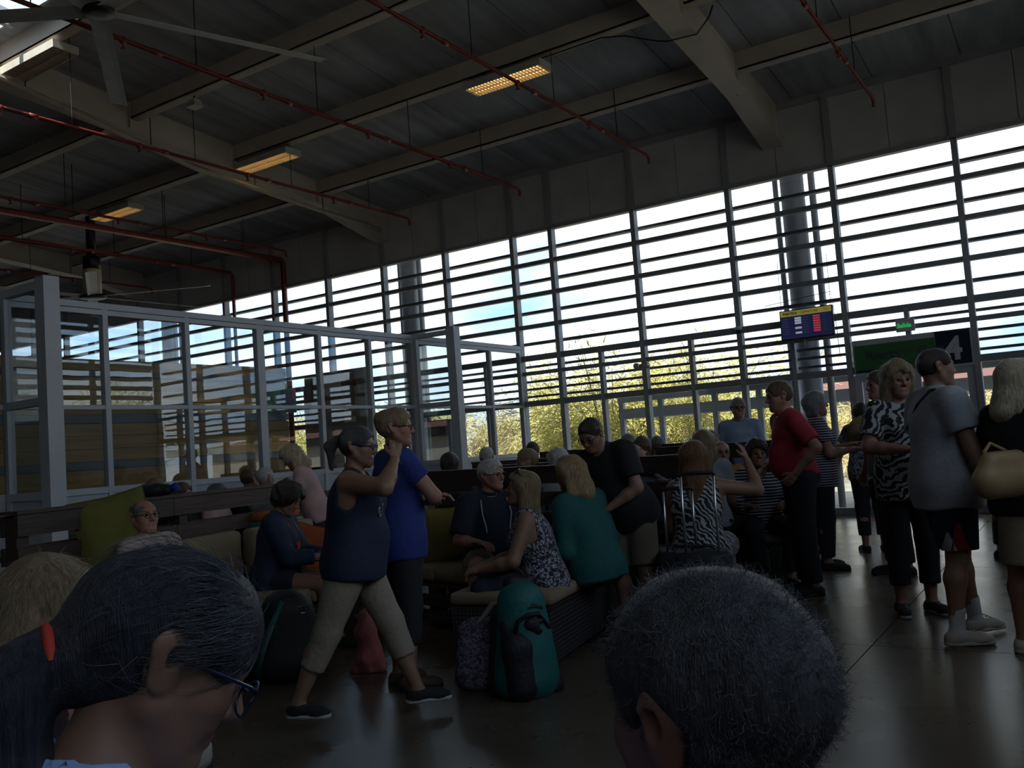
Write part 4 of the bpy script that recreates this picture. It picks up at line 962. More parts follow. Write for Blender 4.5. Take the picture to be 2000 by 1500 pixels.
pallet_bench((-4.1, 9.28), (-2.62, 9.05), 'dark pallet bench behind the man in mustard', 1.22, .75, -1)
# dark woven day bed with curved tan pads
WICK = M('dark perforated wicker', (.022,.018,.018), .6)
t = WICK.node_tree; b = t.nodes['Principled BSDF']
tc = t.nodes.new('ShaderNodeTexCoord'); mp = t.nodes.new('ShaderNodeMapping'); mp.inputs['Scale'].default_value = (38,38,38); vo = t.nodes.new('ShaderNodeTexVoronoi'); vo.inputs['Randomness'].default_value = .12; vo.inputs['Scale'].default_value = 1
rr_ = t.nodes.new('ShaderNodeValToRGB'); rr_.color_ramp.elements[0].position = .30; rr_.color_ramp.elements[1].position = .36; rr_.color_ramp.elements[0].color = (.085,.075,.085,1); rr_.color_ramp.elements[1].color = (.014,.011,.011,1)
t.links.new(tc.outputs['Object'], mp.inputs['Vector']); t.links.new(mp.outputs['Vector'], vo.inputs['Vector']); t.links.new(vo.outputs['Distance'], rr_.inputs['Fac']); t.links.new(rr_.outputs['Color'], b.inputs['Base Color'])
o = empty('wicker_daybed', (-2.86, 4.68, 0), math.radians(10)); tag(o, 'dark perforated wicker day bed under the floral and teal women', 'daybed', None)
MB().box(-.66, 0, 0, .80, .05, .37).build('base_unit', WICK, o); MB().box(-.66, 0, .81, 1.62, .05, .37).build('base_unit', WICK, o)
for x in (-.62,-.04):
    for y in (.05,.78,.86,1.57): MB().box(x-.025, x+.025, y-.025, y+.025, 0, .05).build('foot', BLACK, o)
for y0, y1 in ((0,.80),(.81,1.62)): MB().box(-.67,.012,y0,y1,.37,.385).build('rim', DARKWOOD, o)
for i, (y0, y1) in enumerate(((0,.80),(.81,1.62))):
    c = empty('seat_cushion', (-2.86-.33*math.cos(.1745)-((y0+y1)/2)*math.sin(.1745), 4.68-.33*math.sin(.1745)+((y0+y1)/2)*math.cos(.1745), .385), math.radians(10)); tag(c, ('tan pad under the woman in the floral top', 'tan pad under the woman in the teal cardigan')[i], 'cushion', 'tan canvas bench cushions')
    MB().bbox(-.35,.35,-.40,.40,0,.085,.03).build('cover', TAN, c, True); MB().tube([(.345,-.37,.04),(.345,.37,.04)], .004, 5).build('piping', TAN, c)
for (x, y, lab) in ((-2.46, 6.2, 'dark wicker stool under the woman with auburn hair'), (-2.66, 8.12, 'dark wicker stool under the striped top woman')):
    o = empty('wicker_stool', (x, y, 0)); tag(o, lab, 'stool', 'dark wicker stools')
    MB().lathe([(.25,.04),(.27,.10),(.27,.30),(.25,.34)], n=20).build('base_unit', WICK, o, True); MB().lathe([(.24,.34),(.27,.36),(.27,.39),(.23,.41)], n=20).build('pad', TAN, o, True)
    for k in range(4): a = k*PI/2+.4; MB().box(.2*math.cos(a)-.02,.2*math.cos(a)+.02,.2*math.sin(a)-.02,.2*math.sin(a)+.02,0,.04).build('foot', BLACK, o)
# foreground seats
pallet_bench((-2.62, .35), (-2.62, 2.10), 'low red brown pallet bench end with a cream cushion in the foreground', .6, .8, 1, False)
o = empty('seat_cushion', (-3.03, 1.2, .335)); tag(o, 'cream cushion on the low foreground bench', 'cushion', 'tan canvas bench cushions')
MB().bbox(-.40,.40,-.85,.86,0,.12,.04).build('cover', M('cream canvas', (.36,.32,.28), .9, 0, .1, 6, .1, 60), o, True); MB().tube([(.395,-.8,.06),(.395,.8,.06)], .005, 5).build('piping', TAN, o)
pallet_bench((-2.35, .30), (.22, .30), 'low pallet bench carrying the three people sitting close by', .6, .85, 1, False, seat_z=.40)

# ================================================================== pillows, bags, luggage
def pillow_mesh(w, h, t):
    n = 14; vs = []; fs = []
    for sgn in (1, -1):
        for i in range(n):
            for j in range(n):
                u, v = -1+2*i/(n-1), -1+2*j/(n-1); r = max(0, (1-u**4)*(1-v**4))**.45
                cu = u*(1-.07*(1-v*v)); cv = v*(1-.07*(1-u*u)); vs.append((cu*w/2, sgn*r*t/2+.004*math.sin(7*u+3*v)*r, cv*h/2))
    for k in (0, 1):
        for i in range(n-1):
            for j in range(n-1):
                a = k*n*n+i*n+j; q = (a, a+1, a+n+1, a+n); fs.append(q if k else q[::-1])
    m = MB(); m.add(vs, fs); return m
def pillow(loc, theta, tilt, w, h, t, mat, lab, roll=0):
    o = empty('throw_pillow', loc, facing(theta)); tag(o, lab, 'pillow', 'throw pillows on the benches'); pm = pillow_mesh(w, h, t); c = pm.build('cover', mat, o, True); c.rotation_euler = (math.radians(tilt), math.radians(roll), 0); c.location = (0,0,h*.46)
    rim = MB().tube([(x*w/2, 0, z*h/2) for x, z in ((-1,-1),(0,-.93),(1,-1),(.93,0),(1,1),(0,.93),(-1,1),(-.93,0),(-1,-1))], .005, 5, False).build('piping', mat, c)
pillow((-5.62, 3.66, .76), 140, 14, .50, .50, .16, M('olive green pillow cloth', (.12,.115,.024), .9, 0, .15, 6, .2, 60), 'olive green throw pillow standing beside the reclining man', 10)
pillow((-4.62, 6.05, .46), 172, 12, .46, .46, .15, M('mustard green pillow cloth', (.18,.14,.03), .9, 0, .15, 6, .2, 60), 'mustard throw pillow beside the white haired man')
pillow((-5.45, 5.25, .46), 150, 16, .42, .42, .14, M('orange pillow cloth', (.26,.05,.012), .9, 0, .15, 6, .2, 60), 'orange throw pillow beside the woman in the navy jacket', -18)
pillow((-5.36, 3.34, .455), 160, 25, .34, .30, .12, M('cream pillow cloth', (.40,.32,.20), .9, 0, .12, 6, .2, 60), 'small cream pillow at the end of the long bench', 12)
def blob(name, prims, h, mat, parent, noise=None, clips=()):
    Vt, Qt = field_mesh([Pr(*p) if isinstance(p, tuple) else p for p in prims], h, noise, clips=clips); return link(name, np_mesh(name, Vt, Qt, mat), None, parent)
# ================================================================== cloth and hair colours
C_ = lambda n, rgb, **k: M(n, rgb, k.pop('rough', .85), 0, k.pop('var', .14), 7, .25, 45, **k)
NAVYC = C_('navy jersey', (.012,.022,.055)); NAVY2 = C_('dark navy cotton', (.010,.014,.028)); ROYAL = C_('royal blue knit', (.018,.035,.20)); KHAKI = C_('khaki cotton', (.27,.225,.175)); KHAKID = C_('olive khaki cotton', (.13,.105,.072))
BLACKC = C_('black cotton', (.010,.010,.013)); DARKP = C_('dark trousers', (.016,.016,.022)); WTEE = C_('white tee cotton', (.33,.33,.36)); PINKW = C_('pinkish white shirt', (.42,.34,.32)); TEAL = C_('teal knit', (.010,.092,.092)); REDC = C_('red cotton', (.33,.022,.035)); LBLUE = C_('pale blue shirt', (.24,.30,.44)); GREYC = C_('grey shirt', (.19,.20,.23)); YELC = C_('mustard shirt', (.42,.22,.035)); PINKT = C_('pale pink tee', (.50,.33,.33)); TANC = C_('tan cotton', (.33,.27,.21)); BLUEW = C_('light blue denim collar', (.36,.50,.86))
STRIPE = M_pattern('navy and white stripes', 'stripes', (.012,.014,.028), (.42,.42,.46), 11.5, .85, .72); STRIPER = M_pattern('navy white and red stripes', 'stripes', (.03,.016,.035), (.38,.36,.40), 13, .85, .66)
ZEBRA = M_pattern('zebra print', 'zebra', (.012,.012,.015), (.40,.39,.40), 12, .85, .56); FLORAL = M_pattern('navy floral print', 'blotch', (.014,.015,.032), (.36,.35,.40), 38, .85, .53); FLORAL2 = M_pattern('black and white leaf print', 'blotch', (.018,.018,.026), (.36,.36,.42), 30, .85, .50)
H_BLACK = hairmat('black hair with grey strands', (.030,.030,.040)); H_DARK = hairmat('dark brown hair', (.030,.018,.013)); H_GREY = hairmat('grey hair', (.20,.20,.21)); H_WHITE = hairmat('white hair', (.46,.44,.42)); H_BLOND = hairmat('blonde hair', (.34,.235,.12)); H_SAND = hairmat('sandy hair', (.22,.15,.085)); H_AUB = hairmat('auburn hair', (.14,.058,.020)); H_SALT = hairmat('salt and pepper hair', (.12,.115,.125)); H_PALE = hairmat('pale blonde hair', (.46,.37,.25)); H_BROWN = hairmat('brown hair', (.10,.062,.036))
SOLE = M('white rubber sole', (.42,.41,.40), .7); SHOEB = M('black canvas shoe', (.012,.012,.014), .8); SHOEW = M('white trainer leather', (.42,.38,.33), .6); SOCKW = C_('white sock cotton', (.48,.48,.50)); SANDAL = M('brown sandal leather', (.07,.04,.025), .7)
GL_B = M('blue spectacle frame', (.02,.03,.14), .3); GL_K = M('dark spectacle frame', (.015,.015,.018), .25)
bs = (SHOEB, SOLE); ks = (SHOEB, BLACK)

# ---- standing people
A1 = person('walking woman in a navy tank top and khaki capris holding up her glasses', -3.33, 3.52, 92, 1.510, fem=True, girth=1.27, belly=.02, lean=4, skin='tan', hair='pony', hairm=hairmat('dark greying hair', (.055,.050,.050)), shirt=NAVYC, sleeve=0, hem=.10, bottom=KHAKI, cut=1.52, shoe=bs,
   rfeet=(.11,-.36,.12), lfeet=(-.10,.34,.09), rk=(.1,1,.1), rh=(.12,.30,1.50), rel=(.9,.1,-.6), rdh=(-.3,.1,1), rpn=(-.6,-.3,0), lh=(-.24,.02,.88), curl=(.9,.6), head=(-4,4,0))
A2 = person('woman in a royal blue top with dark trousers and upswept blonde hair', -3.54, 4.14, 62, 1.620, fem=True, girth=1.12, skin='pink', hair='bun', hairm=H_SAND, shirt=ROYAL, sleeve=.55, hem=.15, bottom=DARKP, cut=1.55, shoe=(SANDAL, BLACK), glasses=GL_K,
   rh=(.00,.26,1.14), rel=(1,-.1,-.35), lh=(-.12,.28,1.14), head=(-25,0,0))
person('standing man in a red shirt and dark trousers', -2.09, 7.46, 268, 1.730, girth=1.06, belly=.03, lean=7, skin='pink', hair='short', hairm=H_BROWN, shirt=REDC, sleeve=.8, hem=.0, bottom=DARKP, cut=1.96, shoe=ks, lh=(-.24,.10,.98), lel=(-.8,-.8,0), rh=(.2,.2,1.0), head=(0,6,0), collar=REDC)
person('man in a pale blue button shirt standing by the windows', -3.60, 10.56, 196, 1.741, girth=1.05, belly=.02, skin='pink', hair='short', hairm=H_GREY, shirt=LBLUE, sleeve=1.8, hem=.12, bottom=DARKP, cut=1.95, shoe=ks, glasses=GL_K, far=1, head=(12,0,0), collar=LBLUE)
person('grey haired woman in a striped top behind the man in red', -2.25, 8.79, 100, 1.658, fem=True, girth=1.08, skin='pink', hair='bob', hairm=H_GREY, shirt=STRIPER, sleeve=.6, hem=.14, bottom=DARKP, cut=1.9, shoe=ks, far=1, rh=(.10,.30,1.14), lh=(-.10,.34,1.18), head=(-6,-4,0))
A16 = person('woman in a leaf print blouse with a straw hat hanging on her back', -2.07, 9.99, 14, 1.559, fem=True, girth=1.18, lean=6, skin='pink', hair='bun', hairm=H_DARK, shirt=FLORAL2, sleeve=.55, hem=.12, bottom=DARKP, cut=1.75, shoe=ks, far=1, lh=(-.42,.06,.86), rh=(.20,.25,1.0), head=(10,22,0))
person('tall man in a grey collared shirt by the gate door', -1.58, 8.50, 262, 1.784, girth=1.0, skin='pink', hair='short', hairm=H_BROWN, shirt=GREYC, sleeve=.6, hem=.10, bottom=DARKP, cut=1.95, shoe=ks, far=1, collar=GREYC)
A18 = person('blonde woman in a zebra print top and black cropped trousers', -1.17, 6.83, 184, 1.744, fem=True, girth=1.10, skin='pink', hair='curlylong', hairm=H_SAND, shirt=ZEBRA, sleeve=.75, hem=.16, bottom=BLACKC, cut=1.72, shoe=bs, head=(6,6,0), rh=(.06,.26,1.12), lh=(-.06,.28,1.10), rel=(1,-.2,-.6), lel=(-1,-.2,-.6))
A19 = person('man in a white tee shirt and navy shorts with white trainers', -0.82, 6.07, 88, 1.759, girth=1.16, belly=.05, skin='tan', hair='crop', hairm=H_DARK, shirt=WTEE, sleeve=.62, hem=.16, loose=.024, bottom=NAVY2, cut=.92, shoe=(SHOEW, SOLE), socks=SOCKW, rfeet=(.12,-.08,.085), lfeet=(-.11,.16,.085), rh=(.30,.12,.86), head=(-4,0,0))
A21 = person('blonde woman in a black tee with a tan skirt and shoulder bag', -0.38, 5.82, 68, 1.626, fem=True, girth=1.15, skin='pink', hair='long', hairln=.13, hairm=H_PALE, shirt=BLACKC, sleeve=.8, hem=.12, bottom=TANC, skirt=True, cut=.95, shoe=(SHOEW, SOLE), rh=(.05,.28,1.12), lh=(-.22,.30,1.06), lel=(-1,-.4,-.4), head=(-8,4,0))
person('person in a grey shirt bending over beside the gate door', -.80, 9.45, 96, 1.74, girth=1.1, lean=52, skin='pink', hair='short', hairm=H_SALT, shirt=GREYC, sleeve=.7, hem=.08, bottom=DARKP, cut=1.9, shoe=ks, far=1, rh=(.2,.75,.72), lh=(-.2,.75,.72), head=(0,40,0))
A8 = person('man in a black tee and khaki shorts leaning over the bench', -2.81, 5.76, 208, 1.594, girth=1.12, belly=.03, lean=27, side=12, skin='tan', hair='crop', hairm=H_DARK, shirt=BLACKC, sleeve=.72, hem=.12, loose=.018, bottom=KHAKID, cut=.98, shoe=ks, glasses=GL_K, lh=(.02,.34,.96), lel=(-1,-.2,-.3), rh=(.30,.34,.98), head=(-10,32,0))
person('curly blonde woman in a pale pink tee looking down', -6.59, 6.49, 268, 1.562, fem=True, lean=18, skin='pink', hair='curlylong', hairm=H_PALE, shirt=PINKT, sleeve=.6, hem=.12, bottom=DARKP, cut=1.9, shoe=ks, far=1, rh=(.1,.38,.98), lh=(-.1,.38,.98), head=(0,35,0))

# ---- seated people
G_ = 'people seated on the pallet benches'
A3 = person('man in a pinkish shirt and glasses reclining by the green pillow', -5.27, 3.85, 112, 1.740, seat=0.356, girth=1.1, belly=.03, lean=-27, skin='pink', hair='rim', hairm=H_SALT, shirt=PINKW, sleeve=1.75, loose=.02, hem=.04, bottom=DARKP, cut=1.9, shoe=ks, glasses=GL_K, rh=(-.12,.02,.72), lh=(.10,.05,.76), rel=(1,-.2,-.6), lel=(-1,-.2,-.6), head=(-14,-8,0), group=G_)
A4 = person('dark haired woman in a navy jacket with an orange lanyard', -5.23, 4.66, 96, 1.600, seat=0.424, fem=True, girth=1.1, lean=10, skin='tan', hair='curly', hairm=H_DARK, shirt=NAVYC, sleeve=1.85, loose=.022, hem=.06, bottom=NAVY2, cut=.50, shoe=ks, rh=(.06,.42,.70), lh=(-.04,.44,.70), head=(-4,30,0), rfeet=(.02,.52,.085), lfeet=(-.10,.44,.085), group=G_)
A5 = person('white haired man in a navy shirt with white cords and khaki shorts', -4.05, 5.83, 160, 1.720, seat=0.401, girth=1.2, belly=.05, lean=6, skin='pink', hair='short', hairm=H_WHITE, shirt=NAVY2, sleeve=.85, loose=.02, hem=.05, bottom=KHAKID, cut=.80, shoe=ks, glasses=GL_K, head=(34,0,0), rh=(.20,.33,.66), lh=(-.22,.30,.68), rfeet=(.26,.44,.085), lfeet=(-.24,.42,.085), collar=NAVY2, group=G_)
A6 = person('woman in a sleeveless floral top with sunglasses on her long hair', -3.08, 5.01, 274, 1.580, seat=0.392, fem=True, girth=1.12, lean=12, skin='tan', hair='long', hairln=.20, hairm=H_SAND, shirt=FLORAL, sleeve=0, loose=.018, hem=.08, bottom=NAVY2, cut=1.9, shoe=ks, lh=(-.14,.42,.64), rh=(.06,.44,.64), lel=(-.6,-.9,-.2), head=(0,-12,0), group=G_)
A7 = person('blonde woman in a teal cardigan seen from behind', -2.87, 5.34, 322, 1.660, seat=0.435, fem=True, girth=1.12, lean=13, side=-4, skin='pink', hair='long', hairln=.08, hairm=H_BLOND, shirt=TEAL, sleeve=1.85, loose=.022, hem=.09, bottom=NAVY2, cut=1.9, shoe=ks, head=(10,6,0), group=G_)
person('bald man in a grey polo leaning back asleep', -3.46, 7.70, 84, 1.740, seat=0.453, girth=1.15, belly=.04, lean=-16, skin='pink', hair='rim', hairm=H_GREY, shirt=GREYC, sleeve=.7, hem=.05, bottom=DARKP, cut=1.0, shoe=ks, far=1, head=(0,-30,0), rh=(.10,.36,.80), lh=(-.1,.36,.80), group=G_)
A10 = person('woman with long auburn hair in a zebra dress raising her hand', -2.49, 6.22, 18, 1.720, seat=0.424, fem=True, girth=1.08, lean=4, skin='tan', hair='long', hairln=.25, hairm=H_AUB, shirt=ZEBRA, sleeve=0, loose=.015, hem=.1, bottom=ZEBRA, skirt=True, cut=.9, shoe=ks, rh=(.36,.24,1.12), rel=(.8,-.3,-1), rdh=(-.3,.2,1), rpn=(-1,.3,0), curl=(.3,.5), group=G_)
person('bald man with glasses in a mustard shirt', -3.19, 8.71, 176, 1.720, seat=0.401, girth=1.1, belly=.03, skin='pink', hair='rim', hairm=H_WHITE, shirt=YELC, sleeve=.7, hem=.05, bottom=DARKP, cut=1.9, shoe=ks, glasses=GL_K, far=1, group=G_)
person('smiling dark curly haired woman in a navy striped top', -2.64, 8.14, 184, 1.680, seat=0.404, fem=True, girth=1.1, lean=2, skin='tan', hair='curly', hairm=H_DARK, shirt=STRIPE, sleeve=1.8, loose=.016, hem=.08, bottom=DARKP, cut=1.9, shoe=ks, far=1, rh=(.16,.30,.70), lh=(-.14,.32,.70), group=G_)
far_seated = [   # label, head top x, y, z, facing, hair, hair material, shirt, female
 ('short haired blonde woman facing the hall behind the long bench', -8.40,5.95,1.299, 172,'bob',H_SAND,BLACKC,True),
 ('brown haired person bowed low behind the long bench', -8.09,6.02,1.256, 100,'bob',H_BROWN,DARKP,True),
 ('grey haired person slumped behind the long bench', -7.86,6.29,1.234, 100,'short',H_SALT,PINKT,False),
 ('dark haired person beside the white haired one under the glass', -8.10,6.94,1.326, 30,'short',H_BROWN,NAVY2,False),
 ('white haired person sitting in front of the partition glass', -7.72,6.83,1.328, 30,'crop',H_WHITE,GREYC,False),
 ('dark haired person sitting below the glass screen post', -5.94,7.85,1.333, 20,'bob',H_DARK,BLACKC,True),
 ('person in a white cap with a dark band near the windows', -6.05,8.73,1.364, 10,'crop',H_WHITE,GREYC,False),
 ('blond short haired person in a blue shirt looking sideways', -4.69,7.49,1.325, 265,'short',H_SAND,NAVYC,False),
 ('white curly haired person beside the teal cardigan woman', -4.49,7.72,1.305, 350,'curly',H_WHITE,GREYC,True),
 ('brown haired person far off by the window sill', -6.43,10.39,1.382, 0,'short',H_BROWN,DARKP,False),
 ('grey haired man far off under the walkway windows', -4.73,9.82,1.389, 10,'short',H_GREY,NAVY2,False),
 ('brown haired woman beside the far grey haired man', -4.25,9.17,1.355, 0,'bob',H_BROWN,DARKP,True),
 ('short grey haired person low by the window mullion', -4.77,10.75,1.353, 10,'short',H_SALT,BLACKC,False),
 ('fair haired woman half hidden behind the auburn hair', -2.94,7.63,1.360, 20,'long',H_SAND,WTEE,True),
 ('person in a navy baseball cap beyond the auburn haired woman', -3.54,9.40,1.366, 40,'crop',H_DARK,NAVY2,False)]
for lab, hx, hy, hz, th, hs, hm, sm, fm in far_seated:
    person(lab, hx, hy, th, 1.66+(hz-1.28)*.9, seat=hz-.86, fem=fm, skin='pink', hair=hs, hairm=hm, shirt=sm, sleeve=.7, hem=.05, bottom=DARKP, cut=1.9, shoe=None, far=2, group=G_)
person('man in a blue shirt walking outside beyond the totem', -12.75, 16.33, 265, 1.740, skin='tan', hair='short', hairm=H_GREY, shirt=LBLUE, sleeve=.7, hem=.1, bottom=DARKP, cut=1.9, shoe=ks, far=2)

# ---- foreground heads and shoulders
A_F1 = person('woman with a black ponytail and glasses bowing her head in the foreground', -1.02, 0.51, 58, 1.660, seat=0.441, fem=True, lean=12, skin='tan', hair='lowpony', hairm=H_BLACK, shirt=BLUEW, sleeve=1.8, loose=.018, hem=.05, bottom=NAVY2, cut=1.9, head=(0,32,0), head_fine=.0032, rh=(.05,.42,.66), lh=(-.05,.42,.66), group='people sitting close by')
A_F3 = person('man with curly salt and pepper hair seen from behind in the foreground', -0.25, 0.73, 338, 1.620, seat=0.402, girth=1.05, lean=4, skin='pink', hair='short', hairm=hairmat('dark salt and pepper curls', (.060,.058,.066)), shirt=BLACKC, sleeve=.8, hem=.05, bottom=DARKP, cut=1.9, head=(13,4,0), head_fine=.0032, group='people sitting close by')
A_F2 = person('woman with loose blonde hair and an orange strap in the foreground', -1.81, 0.94, 20, 1.600, seat=0.384, fem=True, lean=8, skin='pink', hair='long', hairln=.10, hairm=H_SAND, shirt=C_('dark plum top', (.03,.012,.016)), sleeve=0, hem=.05, bottom=DARKP, cut=1.9, head=(20,14,0), group='people sitting close by')
# teal and black backpack
TEALN = C_('teal nylon', (.010,.125,.115), rough=.6); BLKN = C_('black nylon', (.010,.010,.013), rough=.6); GREYN = C_('grey nylon strap', (.10,.11,.12), rough=.6)
o = empty('backpack', (-2.76, 4.22, 0), facing(174)); tag(o, 'teal and black backpack standing against the wicker day bed', 'backpack', 'bags on the floor')
bp = [((-.075,0,.10),(-.035,-.01,.50),.105,.085,None,1,.08), ((.075,0,.10),(.035,-.01,.50),.105,.085,None,1,.08), ((0,.02,.10),(0,-.005,.50),.13,.09,None,1,.08)]
blob('main_compartment', bp, .009, TEALN, o, (wobble(91, 30), .003), [((0,0,0),(0,0,-1))])
blob('front_pocket', [((.035,.125,.075),(.05,.115,.27),.085,.078,(0,1,0),1.5,.04), ((.05,.115,.27),(.095,.07,.38),.078,.045,(0,1,0),1.4,.04)], .008, BLKN, o)
blob('side_panel', [((.135,-.02,.10),(.11,-.03,.40),.075,.06,None,1,.03), ((.11,-.03,.40),(.04,-.03,.60),.06,.045,None,1,.03), ((.04,-.03,.60),(-.04,-.03,.60),.045,.04,None,1,.03), ((-.14,-.03,.04),(.14,-.03,.04),.07,.07,None,1,.03)], .009, BLKN, o, None, [((0,0,.0),(0,0,-1))])
MB().tube([(.02,.10,.47),(-.05,.095,.49),(-.10,.06,.47)], .018, 6).build('strap', BLKN, o, True); MB().tube([(.06,.125,.34),(.04,.130,.42),(-.02,.128,.45),(-.08,.112,.45),(-.14,.06,.36)], .012, 6).build('strap', BLKN, o, True); blob('logo_patch', [((-.03,.125,.40),(-.075,.12,.36),.030,.020,(0,1,0),1.8,.02), ((-.03,.125,.40),(-.09,.105,.41),.028,.014,(0,1,0),1.8,.02)], .006, BLKN, o)
MB().tube([(.03,-.04,.63),(.0,-.05,.68),(-.03,-.04,.63)], .012, 6).build('grab_loop', BLKN, o, True)
# floral tote with cream strap
o = empty('tote_bag', (-3.07, 4.26, 0), facing(182)); tag(o, 'floral print tote bag with a cream strap beside the teal backpack', 'bag', 'bags on the floor')
FLT = M_pattern('lilac flower print', 'blotch', (.05,.045,.06), (.22,.18,.24), 46, .85, .5)
blob('bag_body', [((-.085,0,.08),(-.075,0,.32),.085,.065,None,1,.06), ((.085,0,.08),(.075,0,.32),.085,.065,None,1,.06), ((0,0,.08),(0,0,.32),.10,.075,None,1,.06)], .009, FLT, o, (wobble(92, 34), .006), [((0,0,0),(0,0,-1))])
MB().tube([(.04,.05,.35),(-.02,.07,.41),(-.08,.06,.48),(-.11,.0,.46)], .016, 6).build('strap', M('cream webbing', (.30,.27,.20), .8), o, True)
# black rucksack with teal straps
o = empty('backpack', (-4.42, 4.04, 0), facing(160)); tag(o, 'large black rucksack with a teal striped strap on the floor', 'backpack', 'bags on the floor')
blob('main_compartment', [((-.11,0,.13),(-.06,0,.42),.14,.10,None,1,.08), ((.11,0,.13),(.06,0,.42),.14,.10,None,1,.08), ((0,0,.13),(0,0,.42),.16,.12,None,1,.08)], .011, BLKN, o, (wobble(93, 28), .006), [((0,0,0),(0,0,-1))])
st = MB(); st.tube([(.20,.10,.06),(.17,.13,.22),(.10,.13,.38),(.03,.10,.50)], .022, 6).build('strap', TEALN, o, True); MB().tube([(.19,.12,.10),(.165,.148,.22),(.10,.148,.37)], .012, 6).build('strap_stripe', GREYN, o, True)
MB().tube([(-.03,.12,.46),(-.10,.13,.46),(-.10,.13,.42),(-.03,.12,.42),(-.03,.12,.46)], .004, 5).build('buckle', CHROME, o)
# crumpled pink bag
o = empty('cloth_bag', (-4.02, 4.34, 0), facing(180)); tag(o, 'crumpled pink cloth bag slumped on the floor', 'bag', 'bags on the floor')
PINKB = C_('salmon pink cloth', (.42,.12,.12)); blob('bag_body', [((0,0,.10),(0,0,.26),.085,.06), ((-.06,0,.03),(.08,0,.03),.05,.05), ((.02,0,.26),(0,0,.36),.06,.05)], .008, PINKB, o, (wobble(94, 55), .018), [((0,0,0),(0,0,-1))])
MB().tube([(.0,0,.36),(.03,.02,.40),(.0,.03,.42),(-.03,.02,.38)], .010, 6).build('tie', PINKB, o, True)
# shoulder bag lying on the bench back
o = empty('sling_bag', (-5.93, 4.18, 1.182), facing(180)); tag(o, 'black sling bag with a blue end lying on the bench top', 'bag')
blob('bag_body', [((-.10,0,.045),(.14,0,.03),.045,.035), ((-.02,0,.05),(.06,0,.05),.05,.05)], .010, BLKN, o, (wobble(95, 40), .005), [((0,0,0),(0,0,-1))]); MB().tube([(-.13,.0,.05),(-.17,.01,.07),(-.18,0,.03)], .028, 8).build('end_pocket', C_('blue nylon', (.02,.04,.28)), o, True)
# trolley cases with telescopic handles
def trolley(loc, th, w, hgt, top, lab):
    o = empty('trolley_case', loc, facing(th)); tag(o, lab, 'suitcase', 'black trolley cases')
    sh = MB().bbox(-w/2, w/2, -.12, .12, .05, hgt, .035).build('shell', BLKN, o, True)
    for x in (-w*.28, w*.28): MB().tube([(x,-.09,hgt-.02),(x,-.09,top)], .0085, 8).build('handle_tube', CHROME, o, True)
    MB().tube([(-w*.30,-.09,top),(-w*.28,-.09,top+.02),(w*.28,-.09,top+.02),(w*.30,-.09,top)], .014, 8).build('handle_grip', BLACK, o, True)
    MB().tube([(-.07,0,hgt),(-.06,0,hgt+.025),(.06,0,hgt+.025),(.07,0,hgt)], .010, 6).build('carry_loop', BLACK, o, True)
    MB().box(-.06,.06,-.123,-.12,hgt*.6,hgt*.6+.05).build('name_plate', CHROME, o)
    for x in (-w*.38, w*.38):
        for y in (-.08,.08): MB().lathe([(.012,-.012),(.028,-.010),(.028,.010),(.012,.012)], (x, y, .028), 12, Matrix.Rotation(PI/2,3,'Y')).build('wheel', BLACK, o, True)
trolley((-2.17, 5.46, 0), 12, .36, .62, 1.09, 'black trolley case with a tall chrome handle before the auburn haired woman')
trolley((-2.44, 5.78, 0), 14, .34, .58, .98, 'black trolley case with a lower handle between the man in black and the stool')
# dark side table at the glass
o = empty('side_table', (-6.9, 3.55, 0), facing(60)); tag(o, 'small dark wood side table beside the glass screen', 'table')
MB().box(-.35,.35,-.22,.22,.80,.84).build('table_top', DARKWOOD, o)
for x in (-.31,.31):
    for y in (-.18,.18): MB().box(x-.025,x+.025,y-.025,y+.025,0,.80).build('leg', DARKWOOD, o)
# things lying on the long bench ledge
o = empty('folded_towel', (-6.05, 5.55, .46), math.radians(103)); tag(o, 'folded orange towel on a teal cloth behind the bench cushions', 'towel')
MB().bbox(-.35,.30,-.02,.16,.0,.42,.03).build('teal_fold', TEALN, o, True); MB().bbox(-.30,.22,-.03,.13,.42,.50,.02).build('orange_fold', C_('orange towelling', (.40,.10,.02)), o, True)

# ================================================================== things worn or carried
def worn(root, name, pts, r, mat, n=6): return MB().tube([Vector(p) for p in pts], r, n).build(name, mat, root, True)
def on_front(d, a, b, out, t):   # point on the chest between neck and waist
    return d['N']+(-d['u'])*a+d['sx']*b+d['fw']*out
# straps and cords
r4, d4 = A4
OR_ = C_('orange lanyard', (.75,.07,.015))
for s in (-1, 1): worn(r4, 'lanyard', [d4['N']+d4['sx']*s*.075-d4['fw']*.02+d4['u']*.005, on_front(d4,.03,s*.085,.08,0), on_front(d4,.12,s*.06,.150,0), on_front(d4,.22,s*.015,.182,0), on_front(d4,.27,0,.178,0)], .007, OR_)
r5, d5 = A5
for s in (-1, 1): worn(r5, 'white_cord', [on_front(d5,.02,s*.105,.085,0), on_front(d5,.12,s*.115,.148,0), on_front(d5,.22,s*.095,.168,0), on_front(d5,.36,s*.085,.205,0)], .005, C_('white cord', (.5,.5,.52)))
r19, d19 = A19
worn(r19, 'shoulder_strap', [d19['N']+d19['sx']*.085+d19['u']*.02-d19['fw']*.07, d19['N']+d19['sx']*.10+d19['u']*.022, on_front(d19,.06,.10,.10,0), on_front(d19,.2,.02,.175,0), on_front(d19,.36,-.10,.20,0)], .010, BLACKC)
worn(r19, 'shoulder_strap', [d19['N']+d19['sx']*.085+d19['u']*.02-d19['fw']*.07, d19['N']+d19['sx']*.02-d19['fw']*.125-d19['u']*.06, d19['N']-d19['sx']*.10-d19['fw']*.14-d19['u']*.2], .010, BLACKC)
